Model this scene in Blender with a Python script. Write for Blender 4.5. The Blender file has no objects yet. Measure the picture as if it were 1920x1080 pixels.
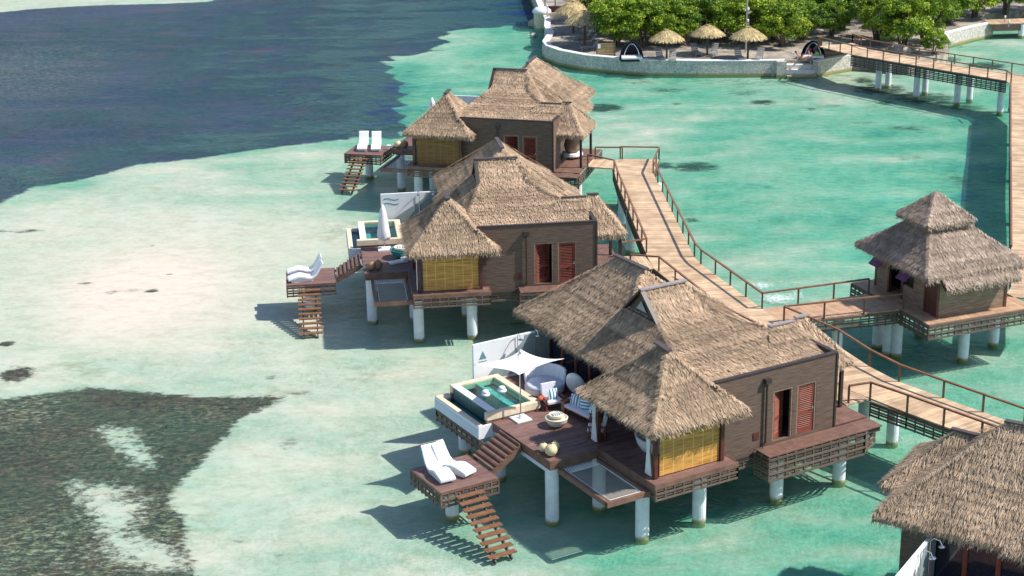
import bpy, math, random
import numpy as np
from mathutils import Vector, Matrix
random.seed(7); rng = np.random.default_rng(7)
R = math.radians
sc = bpy.context.scene; COL = sc.collection
# ---------------------------------------------------------------- camera, sky, sun, exposure
FPX, PITCH, ROLL, CAMH = 3184.6, 0.33452, -0.016492, 30.728
cd = bpy.data.cameras.new('camera'); cam = bpy.data.objects.new('camera', cd); COL.objects.link(cam)
cd.sensor_width = 36; cd.lens = FPX / 1920 * 36; cd.clip_start = .5; cd.clip_end = 5000
r_ = Vector((1, 0, 0)); u_ = Vector((0, math.sin(PITCH), math.cos(PITCH))); f_ = Vector((0, math.cos(PITCH), -math.sin(PITCH)))
rr = r_ * math.cos(ROLL) + u_ * math.sin(ROLL); uu = -r_ * math.sin(ROLL) + u_ * math.cos(ROLL)
cam.matrix_world = Matrix(((rr.x, uu.x, -f_.x, 0), (rr.y, uu.y, -f_.y, 0), (rr.z, uu.z, -f_.z, CAMH), (0, 0, 0, 1)))
sc.camera = cam
SUN_EL, SUN_AZ = 49.0, -6.0          # degrees above the horizon; azimuth from +X
w = bpy.data.worlds.new('World'); sc.world = w; w.use_nodes = True
wt = w.node_tree; bg = wt.nodes['Background']; sky = wt.nodes.new('ShaderNodeTexSky'); sky.sky_type = 'NISHITA'
sky.sun_disc = False; sky.sun_elevation = R(SUN_EL); sky.sun_rotation = R(90 - SUN_AZ); sky.air_density = 1.0; sky.dust_density = .4; sky.ozone_density = 1.5
wt.links.new(sky.outputs[0], bg.inputs[0]); bg.inputs[1].default_value = .125
sd = bpy.data.lights.new('sun', 'SUN'); sd.energy = 4.6; sd.angle = R(.55); sd.color = (1, .95, .87)
so = bpy.data.objects.new('sun', sd); COL.objects.link(so)
sv = Vector((math.cos(R(SUN_EL)) * math.cos(R(SUN_AZ)), math.cos(R(SUN_EL)) * math.sin(R(SUN_AZ)), math.sin(R(SUN_EL))))
so.rotation_euler = sv.to_track_quat('Z', 'Y').to_euler(); so.location = (60, 90, 80)
vs = sc.view_settings; vs.view_transform = 'Standard'; vs.look = 'None'; vs.exposure = .5; vs.gamma = 1
sc.render.engine = 'CYCLES'; sc.cycles.transparent_max_bounces = 12; sc.cycles.max_bounces = 6
# ---------------------------------------------------------------- helpers
def W(px, py, z=0.0):
    "photo pixel (1920 wide) -> world point at height z"
    a = (px - 960) / FPX; b = (540 - py) / FPX; c, s = math.cos(ROLL), math.sin(ROLL)
    r = a * c - b * s; u = a * s + b * c
    dy = math.cos(PITCH) + u * math.sin(PITCH); dz = u * math.cos(PITCH) - math.sin(PITCH)
    t = (z - CAMH) / dz
    return (r * t, dy * t)
class MB:
    def __init__(s): s.v = []; s.f = []; s.c = []
    def add(s, vs, fs, c=None):
        n = len(s.v); s.v += [tuple(p) for p in vs]
        s.f += [tuple(i + n for i in f) for f in fs]
        s.c += [random.random() if c is None else c] * len(fs)
        return s
    def hexa(s, b, t, c=None):          # b,t: 4 bottom and 4 top points, counter-clockwise from above
        return s.add(list(b) + list(t), [(3, 2, 1, 0), (4, 5, 6, 7), (0, 1, 5, 4), (1, 2, 6, 5), (2, 3, 7, 6), (3, 0, 4, 7)], c)
    def box(s, x0, x1, y0, y1, z0, z1, c=None):
        q = [(x0, y0), (x1, y0), (x1, y1), (x0, y1)]
        return s.hexa([(a, b, z0) for a, b in q], [(a, b, z1) for a, b in q], c)
    def beam(s, p, q, w, h, c=None, up=(0, 0, 1)):
        p = Vector(p); q = Vector(q); d = (q - p).normalized(); u = Vector(up)
        if abs(d.dot(u)) > .98: u = Vector((1, 0, 0))
        a = d.cross(u).normalized() * w / 2; b = a.cross(d).normalized() * h / 2
        return s.hexa([p - a - b, p + a - b, q + a - b, q - a - b], [p - a + b, p + a + b, q + a + b, q - a + b], c)
    def tube(s, p, q, r0, r1=None, n=12, c=None, cap=True):
        r1 = r0 if r1 is None else r1; p = Vector(p); q = Vector(q); d = (q - p).normalized()
        u = Vector((0, 0, 1)) if abs(d.z) < .95 else Vector((1, 0, 0)); a = d.cross(u).normalized(); b = a.cross(d)
        k = [(math.cos(2 * math.pi * i / n), math.sin(2 * math.pi * i / n)) for i in range(n)]
        vs = [p + (a * x + b * y) * r0 for x, y in k] + [q + (a * x + b * y) * r1 for x, y in k]
        fs = [(i, n + i, n + (i + 1) % n, (i + 1) % n) for i in range(n)]
        if cap: fs += [tuple(range(n)), tuple(range(2 * n - 1, n - 1, -1))]
        return s.add(vs, fs, c)
    def lathe(s, prof, x=0, y=0, z=0, n=24, c=None, sx=1, sy=1):
        vs = []; fs = []
        for r, h in prof: vs += [(x + sx * r * math.cos(2 * math.pi * i / n), y + sy * r * math.sin(2 * math.pi * i / n), z + h) for i in range(n)]
        for k in range(len(prof) - 1):
            fs += [(k * n + i, k * n + (i + 1) % n, (k + 1) * n + (i + 1) % n, (k + 1) * n + i) for i in range(n)]
        fs += [tuple(range(n - 1, -1, -1)), tuple(range((len(prof) - 1) * n, len(prof) * n))]
        return s.add(vs, fs, c)
    def prism(s, pts, z0, z1, c=None):
        n = len(pts); vs = [(x, y, z0) for x, y in pts] + [(x, y, z1) for x, y in pts]
        return s.add(vs, [tuple(range(n - 1, -1, -1)), tuple(range(n, 2 * n))] + [(i, (i + 1) % n, n + (i + 1) % n, n + i) for i in range(n)], c)
    def plate(s, pts, t, c=None):        # planar polygon given thickness t along minus its normal
        P = [Vector(p) for p in pts]; nr = (P[1] - P[0]).cross(P[2] - P[0]).normalized(); n = len(P)
        vs = P + [p - nr * t for p in P]
        return s.add(vs, [tuple(range(n)), tuple(range(2 * n - 1, n - 1, -1))] + [(i, n + i, n + (i + 1) % n, (i + 1) % n) for i in range(n)], c)
    def extrude_profile(s, prof, x0, x1, c=None):   # closed (y,z) outline swept along x
        n = len(prof); vs = [(x0, y, z) for y, z in prof] + [(x1, y, z) for y, z in prof]
        return s.add(vs, [tuple(range(n)), tuple(range(2 * n - 1, n - 1, -1))] + [(i, n + i, n + (i + 1) % n, (i + 1) % n) for i in range(n)], c)
    def build(s, name, m, parent=None, smooth=False, bevel=0, loc=None):
        me = bpy.data.meshes.new(name); me.from_pydata(s.v, [], s.f); me.update()
        at = me.attributes.new('var', 'FLOAT', 'FACE'); at.data.foreach_set('value', s.c)
        me.materials.append(m); o = bpy.data.objects.new(name, me); COL.objects.link(o)
        if smooth: me.polygons.foreach_set('use_smooth', [True] * len(me.polygons))
        if parent: o.parent = parent
        if loc: o.location = loc
        if bevel:
            b = o.modifiers.new('bevel', 'BEVEL'); b.width = bevel; b.segments = 2; b.limit_method = 'ANGLE'
        return o
def tag(o, label=None, cat=None, group=None, kind=None):
    for k, v in (('label', label), ('category', cat), ('group', group), ('kind', kind)):
        if v: o[k] = v
    return o
def thing(name, label, cat, loc=(0, 0, 0), rz=0, group=None):
    o = bpy.data.objects.new(name, None); COL.objects.link(o); o.empty_display_size = .3
    o.location = loc; o.rotation_euler = (0, 0, rz); return tag(o, label, cat, group)
def copy_tree(o, parent=None):
    c = o.copy(); COL.objects.link(c)
    if parent: c.parent = parent
    for ch in [k for k in KIDS.get(o.name, [])]: copy_tree(ch, c)
    return c
KIDS = {}
def index_kids():
    KIDS.clear()
    for o in bpy.data.objects:
        if o.parent: KIDS.setdefault(o.parent.name, []).append(o)
def dup(o, loc, rz, label, group=None, scale=None):
    index_kids(); c = copy_tree(o); c.location = loc; c.rotation_euler = (0, 0, rz); c['label'] = label
    if group: c['group'] = group
    if scale: c.scale = scale
    return c
# ---------------------------------------------------------------- materials
def mat(name, col, rough=.7, var=0, noise=0, nscale=4, bump=0, bscale=20, metal=0, stretch=None, col2=None, spec=.5, coat=0):
    m = bpy.data.materials.new(name); m.use_nodes = True; t = m.node_tree; N = t.nodes; L = t.links; b = N['Principled BSDF']
    b.inputs['Roughness'].default_value = rough; b.inputs['Metallic'].default_value = metal
    b.inputs['Specular IOR Level'].default_value = spec; b.inputs['Coat Weight'].default_value = coat
    tc = N.new('ShaderNodeTexCoord'); mp = N.new('ShaderNodeMapping'); L.new(tc.outputs['Object'], mp.inputs[0])
    if stretch: mp.inputs['Scale'].default_value = stretch
    rgb = N.new('ShaderNodeRGB'); rgb.outputs[0].default_value = (*col, 1); out = rgb.outputs[0]
    def nz(sc_, det=4):
        n = N.new('ShaderNodeTexNoise'); n.inputs['Scale'].default_value = sc_; n.inputs['Detail'].default_value = det
        L.new(mp.outputs[0], n.inputs[0]); return n.outputs['Fac']
    def mul(a, fac, lo, hi):
        mr = N.new('ShaderNodeMapRange'); mr.inputs[3].default_value = lo; mr.inputs[4].default_value = hi; L.new(fac, mr.inputs[0])
        if fac.node.type == 'TEX_NOISE': mr.inputs[1].default_value = .3; mr.inputs[2].default_value = .7
        v = N.new('ShaderNodeVectorMath'); v.operation = 'SCALE'; L.new(a, v.inputs[0]); L.new(mr.outputs[0], v.inputs['Scale']); return v.outputs[0]
    if col2:
        mx = N.new('ShaderNodeMix'); mx.data_type = 'RGBA'; mx.inputs['B'].default_value = (*col2, 1); L.new(out, mx.inputs['A'])
        mr = N.new('ShaderNodeMapRange'); mr.inputs[1].default_value = .42; mr.inputs[2].default_value = .62; L.new(nz(nscale * .35, 5), mr.inputs[0])
        L.new(mr.outputs[0], mx.inputs['Factor']); out = mx.outputs['Result']
    if noise: out = mul(out, nz(nscale), 1 - noise, 1 + noise)
    if var:
        at = N.new('ShaderNodeAttribute'); at.attribute_name = 'var'; out = mul(out, at.outputs['Fac'], 1 - var, 1 + var)
    L.new(out, b.inputs['Base Color'])
    if bump:
        bp = N.new('ShaderNodeBump'); bp.inputs['Strength'].default_value = bump; bp.inputs['Distance'].default_value = .03
        L.new(nz(bscale), bp.inputs['Height']); L.new(bp.outputs[0], b.inputs['Normal'])
    return m
M = {}
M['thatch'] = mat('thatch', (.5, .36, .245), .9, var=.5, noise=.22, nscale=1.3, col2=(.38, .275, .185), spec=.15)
M['thatch_dark'] = mat('thatch_base', (.3, .23, .16), .95, noise=.3, nscale=3, spec=.1)
M['thatch_grey'] = mat('thatch_grey', (.47, .365, .285), .9, var=.48, noise=.2, nscale=2.2, col2=(.36, .28, .22), spec=.15)
M['palm'] = mat('palm_thatch', (.48, .37, .19), .85, var=.5, noise=.25, nscale=2, spec=.15)
M['ridge'] = mat('ridge_cap', (.075, .055, .055), .55, noise=.2, nscale=5)
M['ridge_pale'] = mat('ridge_cap_pale', (.3, .26, .25), .5, noise=.15, nscale=5)
M['wall'] = mat('wall_siding', (.125, .08, .058), .75, noise=.4, nscale=2.2, stretch=(.7, .7, 10), bump=.3, bscale=6)
M['wall_tan'] = mat('wall_boards', (.24, .165, .11), .7, noise=.4, nscale=2.5, stretch=(.8, .8, 9), bump=.2, bscale=5)
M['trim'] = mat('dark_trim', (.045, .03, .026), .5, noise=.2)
M['red'] = mat('red_hardwood', (.2, .045, .025), .65, var=.2, noise=.25, nscale=3, stretch=(1, 1, 4))
M['frame'] = mat('frame_hardwood', (.1, .03, .022), .45, noise=.25, nscale=3)
M['deck'] = mat('dark_decking', (.18, .1, .085), .6, var=.2, noise=.2, nscale=2.2, stretch=(1, 3, 1))
M['deck_edge'] = mat('deck_fascia', (.17, .09, .065), .6, var=.1, noise=.25, nscale=3)
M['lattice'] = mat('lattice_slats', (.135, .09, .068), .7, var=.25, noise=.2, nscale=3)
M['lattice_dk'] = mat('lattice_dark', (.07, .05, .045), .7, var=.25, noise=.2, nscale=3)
M['board'] = mat('pale_boards', (.56, .39, .245), .7, var=.22, noise=.22, nscale=1.5, col2=(.46, .31, .19))
M['board_o'] = mat('warm_boards', (.46, .28, .17), .65, var=.13, noise=.2, nscale=2.5)
M['rail'] = mat('rail_hardwood', (.2, .095, .05), .5, noise=.25, nscale=4)
M['post'] = mat('post_hardwood', (.13, .065, .04), .55, noise=.2, nscale=4)
M['white'] = mat('white_plastic', (.74, .75, .78), .35, noise=.03)
M['fabric'] = mat('white_fabric', (.8, .79, .79), .85, noise=.05, nscale=6)
M['cushion'] = mat('pale_cushion', (.62, .62, .68), .9, noise=.06, nscale=8)
M['cream'] = mat('cream_stone', (.66, .55, .4), .7, noise=.12, nscale=4)
M['bowl'] = mat('bowl_stone', (.66, .6, .48), .65, noise=.1, nscale=7, bump=.2)
M['wall_w'] = mat('white_render', (.75, .76, .78), .7, noise=.05, nscale=2)
M['wall_g'] = mat('grey_green_panel', (.24, .3, .3), .5, noise=.15, nscale=2)
M['symbol'] = mat('teal_paint', (.12, .25, .27), .6)
M['bluewhite'] = mat('pale_blue_beam', (.55, .63, .74), .6, noise=.05)
M['tile'] = mat('pool_tile', (.05, .13, .13), .3, noise=.3, nscale=8)
M['tile_l'] = mat('pool_tile_pale', (.2, .42, .4), .3, noise=.3, nscale=6)
M['glass'] = mat('dark_glass', (.012, .016, .028), .06, spec=.8)
M['pane'] = mat('sky_glass', (.16, .21, .22), .12, spec=.8)
M['chrome'] = mat('chrome', (.7, .7, .7), .2, metal=1)
M['teal'] = mat('teal_glaze', (.03, .2, .2), .3)
M['ball'] = mat('gourd_shell', (.62, .5, .3), .6, noise=.2, nscale=6)
M['ball_b'] = mat('brown_gourd', (.28, .17, .09), .7, noise=.35, nscale=8, bump=.4)
M['orange'] = mat('orange_cloth', (.6, .12, .06), .8)
M['rock'] = mat('shore_rock', (.42, .38, .32), .9, noise=.3, nscale=2, bump=.8, bscale=4)
M['seawall'] = mat('rubble_wall', (.56, .5, .42), .9, noise=.35, nscale=9, bump=.8, bscale=9, col2=(.4, .39, .37))
M['wallcap'] = mat('lime_cap', (.72, .7, .68), .85, noise=.12, nscale=3)
M['land'] = mat('shore_sand', (.36, .31, .25), .95, noise=.25, nscale=1.5, col2=(.2, .17, .14), bump=.4, bscale=3)
M['concrete'] = mat('pale_concrete', (.7, .67, .62), .85, noise=.1, nscale=3)
M['bark'] = mat('bark', (.12, .09, .065), .9, noise=.3, nscale=6)
M['wicker'] = mat('wicker', (.3, .22, .14), .8, noise=.3, nscale=30)
M['tent'] = mat('navy_canvas', (.018, .02, .04), .8)
M['grey'] = mat('grey_slats', (.3, .29, .28), .7, noise=.1)
M['crate'] = mat('screen_boards', (.3, .22, .1), .8, var=.3, noise=.3, nscale=3)
M['skin'] = mat('skin', (.42, .22, .14), .6)
M['skin2'] = mat('skin_dark', (.2, .1, .06), .6)
M['hair'] = mat('hair', (.03, .02, .015), .7)
M['blue'] = mat('blue_cotton', (.15, .2, .5), .85)
M['pink'] = mat('pink_cotton', (.6, .12, .2), .85)
M['green'] = mat('green_vinyl', (.2, .7, .08), .5)
M['purple'] = mat('purple_cloth', (.25, .04, .3), .85)
M['shutter'] = mat('purple_shutter', (.2, .07, .2), .5)
M['pole'] = mat('grey_pole', (.35, .33, .3), .6)
def pile_mat(m=None, k=1.0):
    m = m or mat('pile_concrete', (.68, .7, .74), .75, noise=.1, nscale=3); N = m.node_tree.nodes; L = m.node_tree.links; b = N['Principled BSDF']
    src = b.inputs['Base Color'].links[0].from_socket; g = N.new('ShaderNodeNewGeometry'); s = N.new('ShaderNodeSeparateXYZ'); L.new(g.outputs['Position'], s.inputs[0])
    n = N.new('ShaderNodeTexNoise'); n.inputs['Scale'].default_value = 5; L.new(g.outputs['Position'], n.inputs[0])
    a = N.new('ShaderNodeMath'); a.operation = 'MULTIPLY_ADD'; a.inputs[1].default_value = .22; L.new(n.outputs['Fac'], a.inputs[0]); L.new(s.outputs['Z'], a.inputs[2])
    r = N.new('ShaderNodeMapRange'); r.inputs[1].default_value = .18 * k; r.inputs[2].default_value = .3 * k; r.inputs[3].default_value = 1; r.inputs[4].default_value = 0; L.new(a.outputs[0], r.inputs[0])
    mx = N.new('ShaderNodeMix'); mx.data_type = 'RGBA'; L.new(src, mx.inputs['A']); mx.inputs['B'].default_value = (.28, .24, .09, 1); L.new(r.outputs[0], mx.inputs['Factor'])
    L.new(mx.outputs['Result'], b.inputs['Base Color']); return m
M['pile'] = pile_mat()
pile_mat(M['seawall'], 1.3); pile_mat(M['concrete'], 1.2)
def stripe_mat():
    m = mat('striped_cotton', (.8, .8, .8), .85); N = m.node_tree.nodes; L = m.node_tree.links; b = N['Principled BSDF']
    tc = N.new('ShaderNodeTexCoord'); wv = N.new('ShaderNodeTexWave'); wv.inputs['Scale'].default_value = 2.3; wv.bands_direction = 'X'; L.new(tc.outputs['Object'], wv.inputs[0])
    cr = N.new('ShaderNodeValToRGB'); cr.color_ramp.interpolation = 'CONSTANT'; cr.color_ramp.elements[0].color = (.03, .2, .32, 1); cr.color_ramp.elements[1].position = .5; cr.color_ramp.elements[1].color = (.8, .82, .82, 1)
    e = cr.color_ramp.elements.new(.3); e.color = (.2, .5, .58, 1)
    L.new(wv.outputs['Fac'], cr.inputs[0]); L.new(cr.outputs[0], b.inputs['Base Color']); return m
M['stripe'] = stripe_mat()
def blind_mat(name, k):
    m = mat(name, (.68 * k, .36 * k, .085 * k), .6, noise=.35, nscale=3, stretch=(.5, .5, 12), col2=(.48 * k, .23 * k, .045 * k)); N = m.node_tree.nodes; L = m.node_tree.links; b = N['Principled BSDF']
    src = b.inputs['Base Color'].links[0].from_socket; tc = N.new('ShaderNodeTexCoord'); s = N.new('ShaderNodeSeparateXYZ'); L.new(tc.outputs['Object'], s.inputs[0])
    fr = N.new('ShaderNodeMath'); fr.operation = 'MULTIPLY'; fr.inputs[1].default_value = 2.2; L.new(s.outputs['X'], fr.inputs[0])
    f2 = N.new('ShaderNodeMath'); f2.operation = 'FRACT'; L.new(fr.outputs[0], f2.inputs[0])
    g = N.new('ShaderNodeMath'); g.operation = 'LESS_THAN'; g.inputs[1].default_value = .07; L.new(f2.outputs[0], g.inputs[0])
    mx = N.new('ShaderNodeMix'); mx.data_type = 'RGBA'; L.new(src, mx.inputs['A']); mx.inputs['B'].default_value = (.75 * k, .5 * k, .18 * k, 1); L.new(g.outputs[0], mx.inputs['Factor']); L.new(mx.outputs['Result'], b.inputs['Base Color'])
    return m
M['blind'] = blind_mat('bamboo_blind', 1)
def net_mat():
    m = mat('rope_net', (.42, .38, .33), .8); N = m.node_tree.nodes; L = m.node_tree.links; b = N['Principled BSDF']; o = N['Material Output']
    t = N.new('ShaderNodeBsdfTransparent'); mx = N.new('ShaderNodeMixShader'); mx.inputs[0].default_value = .33
    L.new(t.outputs[0], mx.inputs[1]); L.new(b.outputs[0], mx.inputs[2]); L.new(mx.outputs[0], o.inputs[0]); return m
M['net'] = net_mat()
def leaf_mat(name, c1, c2, c3):
    m = bpy.data.materials.new(name); m.use_nodes = True; N = m.node_tree.nodes; L = m.node_tree.links; b = N['Principled BSDF']; o = N['Material Output']
    at = N.new('ShaderNodeAttribute'); at.attribute_name = 'var'; cr = N.new('ShaderNodeValToRGB'); e = cr.color_ramp.elements
    e[0].color = (*c1, 1); e[1].color = (*c3, 1); x = e.new(.5); x.color = (*c2, 1)
    L.new(at.outputs['Fac'], cr.inputs[0]); L.new(cr.outputs[0], b.inputs['Base Color']); b.inputs['Roughness'].default_value = .55; b.inputs['Specular IOR Level'].default_value = .3
    tr = N.new('ShaderNodeBsdfTranslucent'); L.new(cr.outputs[0], tr.inputs[0]); mx = N.new('ShaderNodeMixShader'); mx.inputs[0].default_value = .18
    L.new(b.outputs[0], mx.inputs[1]); L.new(tr.outputs[0], mx.inputs[2]); L.new(mx.outputs[0], o.inputs[0]); return m
M['leaf'] = leaf_mat('mangrove_leaf', (.04, .1, .01), (.2, .31, .02), (.46, .54, .04))
M['leaf_dk'] = leaf_mat('dark_leaf', (.03, .08, .012), (.13, .24, .018), (.32, .43, .03))
def water_mat():
    m = bpy.data.materials.new('sea_water'); m.use_nodes = True; N = m.node_tree.nodes; L = m.node_tree.links; N.remove(N['Principled BSDF']); o = N['Material Output']
    def math_(op, a, b=None, c=None, clamp=False):
        n = N.new('ShaderNodeMath'); n.operation = op; n.use_clamp = clamp
        for i, x in enumerate((a, b, c)):
            if x is None: continue
            if isinstance(x, (int, float)): n.inputs[i].default_value = x
            else: L.new(x, n.inputs[i])
        return n.outputs[0]
    g = N.new('ShaderNodeNewGeometry')
    d = N.new('ShaderNodeAttribute'); d.attribute_name = 'depth'
    nm = N.new('ShaderNodeTexNoise'); nm.inputs['Scale'].default_value = .16; nm.inputs['Detail'].default_value = 6; nm.inputs['Roughness'].default_value = .62
    mq = N.new('ShaderNodeMapping'); mq.inputs['Scale'].default_value = (1, 2.2, 1); L.new(g.outputs['Position'], mq.inputs[0]); L.new(mq.outputs[0], nm.inputs[0])
    dep = math_('MULTIPLY', d.outputs['Fac'], math_('MULTIPLY_ADD', nm.outputs['Fac'], 4.2, -1.15))
    rp = N.new('ShaderNodeTexNoise'); rp.inputs['Scale'].default_value = 1.5; rp.inputs['Detail'].default_value = 5; rp.inputs['Roughness'].default_value = .65
    rq = N.new('ShaderNodeMapping'); rq.inputs['Scale'].default_value = (.8, 1.8, 1); rq.inputs['Rotation'].default_value = (0, 0, .35); L.new(g.outputs['Position'], rq.inputs[0]); L.new(rq.outputs[0], rp.inputs[0])
    dep = math_('MULTIPLY', dep, math_('MULTIPLY_ADD', rp.outputs['Fac'], 2.2, -.12))  # light and dark of the ripples put into the water tint through the depth
    # wave bump
    mp = N.new('ShaderNodeMapping'); mp.inputs['Scale'].default_value = (1, .75, 1); mp.inputs['Rotation'].default_value = (0, 0, .5); L.new(g.outputs['Position'], mp.inputs[0])
    n1 = N.new('ShaderNodeTexNoise'); n1.inputs['Scale'].default_value = 1.3; n1.inputs['Detail'].default_value = 3; n1.inputs['Roughness'].default_value = .6; L.new(mp.outputs[0], n1.inputs[0])
    n2 = N.new('ShaderNodeTexNoise'); n2.inputs['Scale'].default_value = 5.5; n2.inputs['Detail'].default_value = 3; L.new(mp.outputs[0], n2.inputs[0])
    h = math_('MULTIPLY_ADD', n2.outputs['Fac'], .45, n1.outputs['Fac'])
    bp = N.new('ShaderNodeBump'); bp.inputs['Strength'].default_value = .8; bp.inputs['Distance'].default_value = .55
    wp = N.new('ShaderNodeTexNoise'); wp.inputs['Scale'].default_value = .07; wp.inputs['Detail'].default_value = 2; L.new(g.outputs['Position'], wp.inputs[0])
    amp = math_('MULTIPLY', math_('MULTIPLY_ADD', dep, .9, .04, True), math_('MULTIPLY_ADD', wp.outputs['Fac'], 2.2, -.35, True)); L.new(math_('MULTIPLY', h, amp), bp.inputs['Height'])
    # one-way transmission of the water column
    cmb = N.new('ShaderNodeCombineColor')
    for i, k in enumerate((.47, .075, .15)):
        L.new(math_('EXPONENT', math_('MULTIPLY', dep, -k)), cmb.inputs[i])
    tr = N.new('ShaderNodeBsdfTransparent'); L.new(cmb.outputs[0], tr.inputs[0])
    df = N.new('ShaderNodeBsdfDiffuse'); L.new(bp.outputs[0], df.inputs['Normal'])
    scol = N.new('ShaderNodeMix'); scol.data_type = 'RGBA'; scol.inputs['A'].default_value = (.13, .36, .30, 1); scol.inputs['B'].default_value = (.02, .06, .24, 1)
    L.new(math_('MULTIPLY_ADD', dep, .55, -.75, True), scol.inputs['Factor']); L.new(scol.outputs['Result'], df.inputs[0])
    mix1 = N.new('ShaderNodeMixShader'); L.new(math_('MULTIPLY', dep, .1, clamp=True), mix1.inputs[0]); L.new(tr.outputs[0], mix1.inputs[1]); L.new(df.outputs[0], mix1.inputs[2])
    gl = N.new('ShaderNodeBsdfGlossy'); gl.inputs['Roughness'].default_value = .09; L.new(bp.outputs[0], gl.inputs['Normal'])
    fr = N.new('ShaderNodeFresnel'); fr.inputs[0].default_value = 1.33; L.new(bp.outputs[0], fr.inputs['Normal'])
    mix2 = N.new('ShaderNodeMixShader'); L.new(math_('MULTIPLY', fr.outputs[0], .27), mix2.inputs[0]); L.new(mix1.outputs[0], mix2.inputs[1]); L.new(gl.outputs[0], mix2.inputs[2])
    # foam
    fa = N.new('ShaderNodeAttribute'); fa.attribute_name = 'foam'; n3 = N.new('ShaderNodeTexNoise'); n3.inputs['Scale'].default_value = 4; n3.inputs['Detail'].default_value = 7; n3.inputs['Roughness'].default_value = .7; L.new(g.outputs['Position'], n3.inputs[0])
    ff = math_('MULTIPLY', math_('SUBTRACT', math_('MULTIPLY_ADD', fa.outputs['Fac'], .5, n3.outputs['Fac']), .75), 3, clamp=True)
    fd = N.new('ShaderNodeBsdfDiffuse'); fd.inputs[0].default_value = (.8, .85, .85, 1)
    mix3 = N.new('ShaderNodeMixShader'); L.new(math_('MULTIPLY', ff, .7), mix3.inputs[0]); L.new(mix2.outputs[0], mix3.inputs[1]); L.new(fd.outputs[0], mix3.inputs[2])
    L.new(mix3.outputs[0], o.inputs[0]); return m
def pool_mat():
    m = bpy.data.materials.new('pool_water'); m.use_nodes = True; N = m.node_tree.nodes; L = m.node_tree.links; N.remove(N['Principled BSDF']); o = N['Material Output']
    tr = N.new('ShaderNodeBsdfTransparent'); tr.inputs[0].default_value = (.5, .92, .88, 1); gl = N.new('ShaderNodeBsdfGlossy'); gl.inputs['Roughness'].default_value = .05
    n = N.new('ShaderNodeTexNoise'); n.inputs['Scale'].default_value = 5; n.inputs['Detail'].default_value = 3; b = N.new('ShaderNodeBump'); b.inputs['Distance'].default_value = .05; b.inputs['Strength'].default_value = .6
    L.new(n.outputs['Fac'], b.inputs['Height']); L.new(b.outputs[0], gl.inputs['Normal']); fr = N.new('ShaderNodeFresnel'); L.new(b.outputs[0], fr.inputs['Normal']); fr.inputs[0].default_value = 1.33
    mx = N.new('ShaderNodeMixShader'); L.new(fr.outputs[0], mx.inputs[0]); L.new(tr.outputs[0], mx.inputs[1]); L.new(gl.outputs[0], mx.inputs[2]); L.new(mx.outputs[0], o.inputs[0]); return m
M['pool'] = pool_mat()
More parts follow.
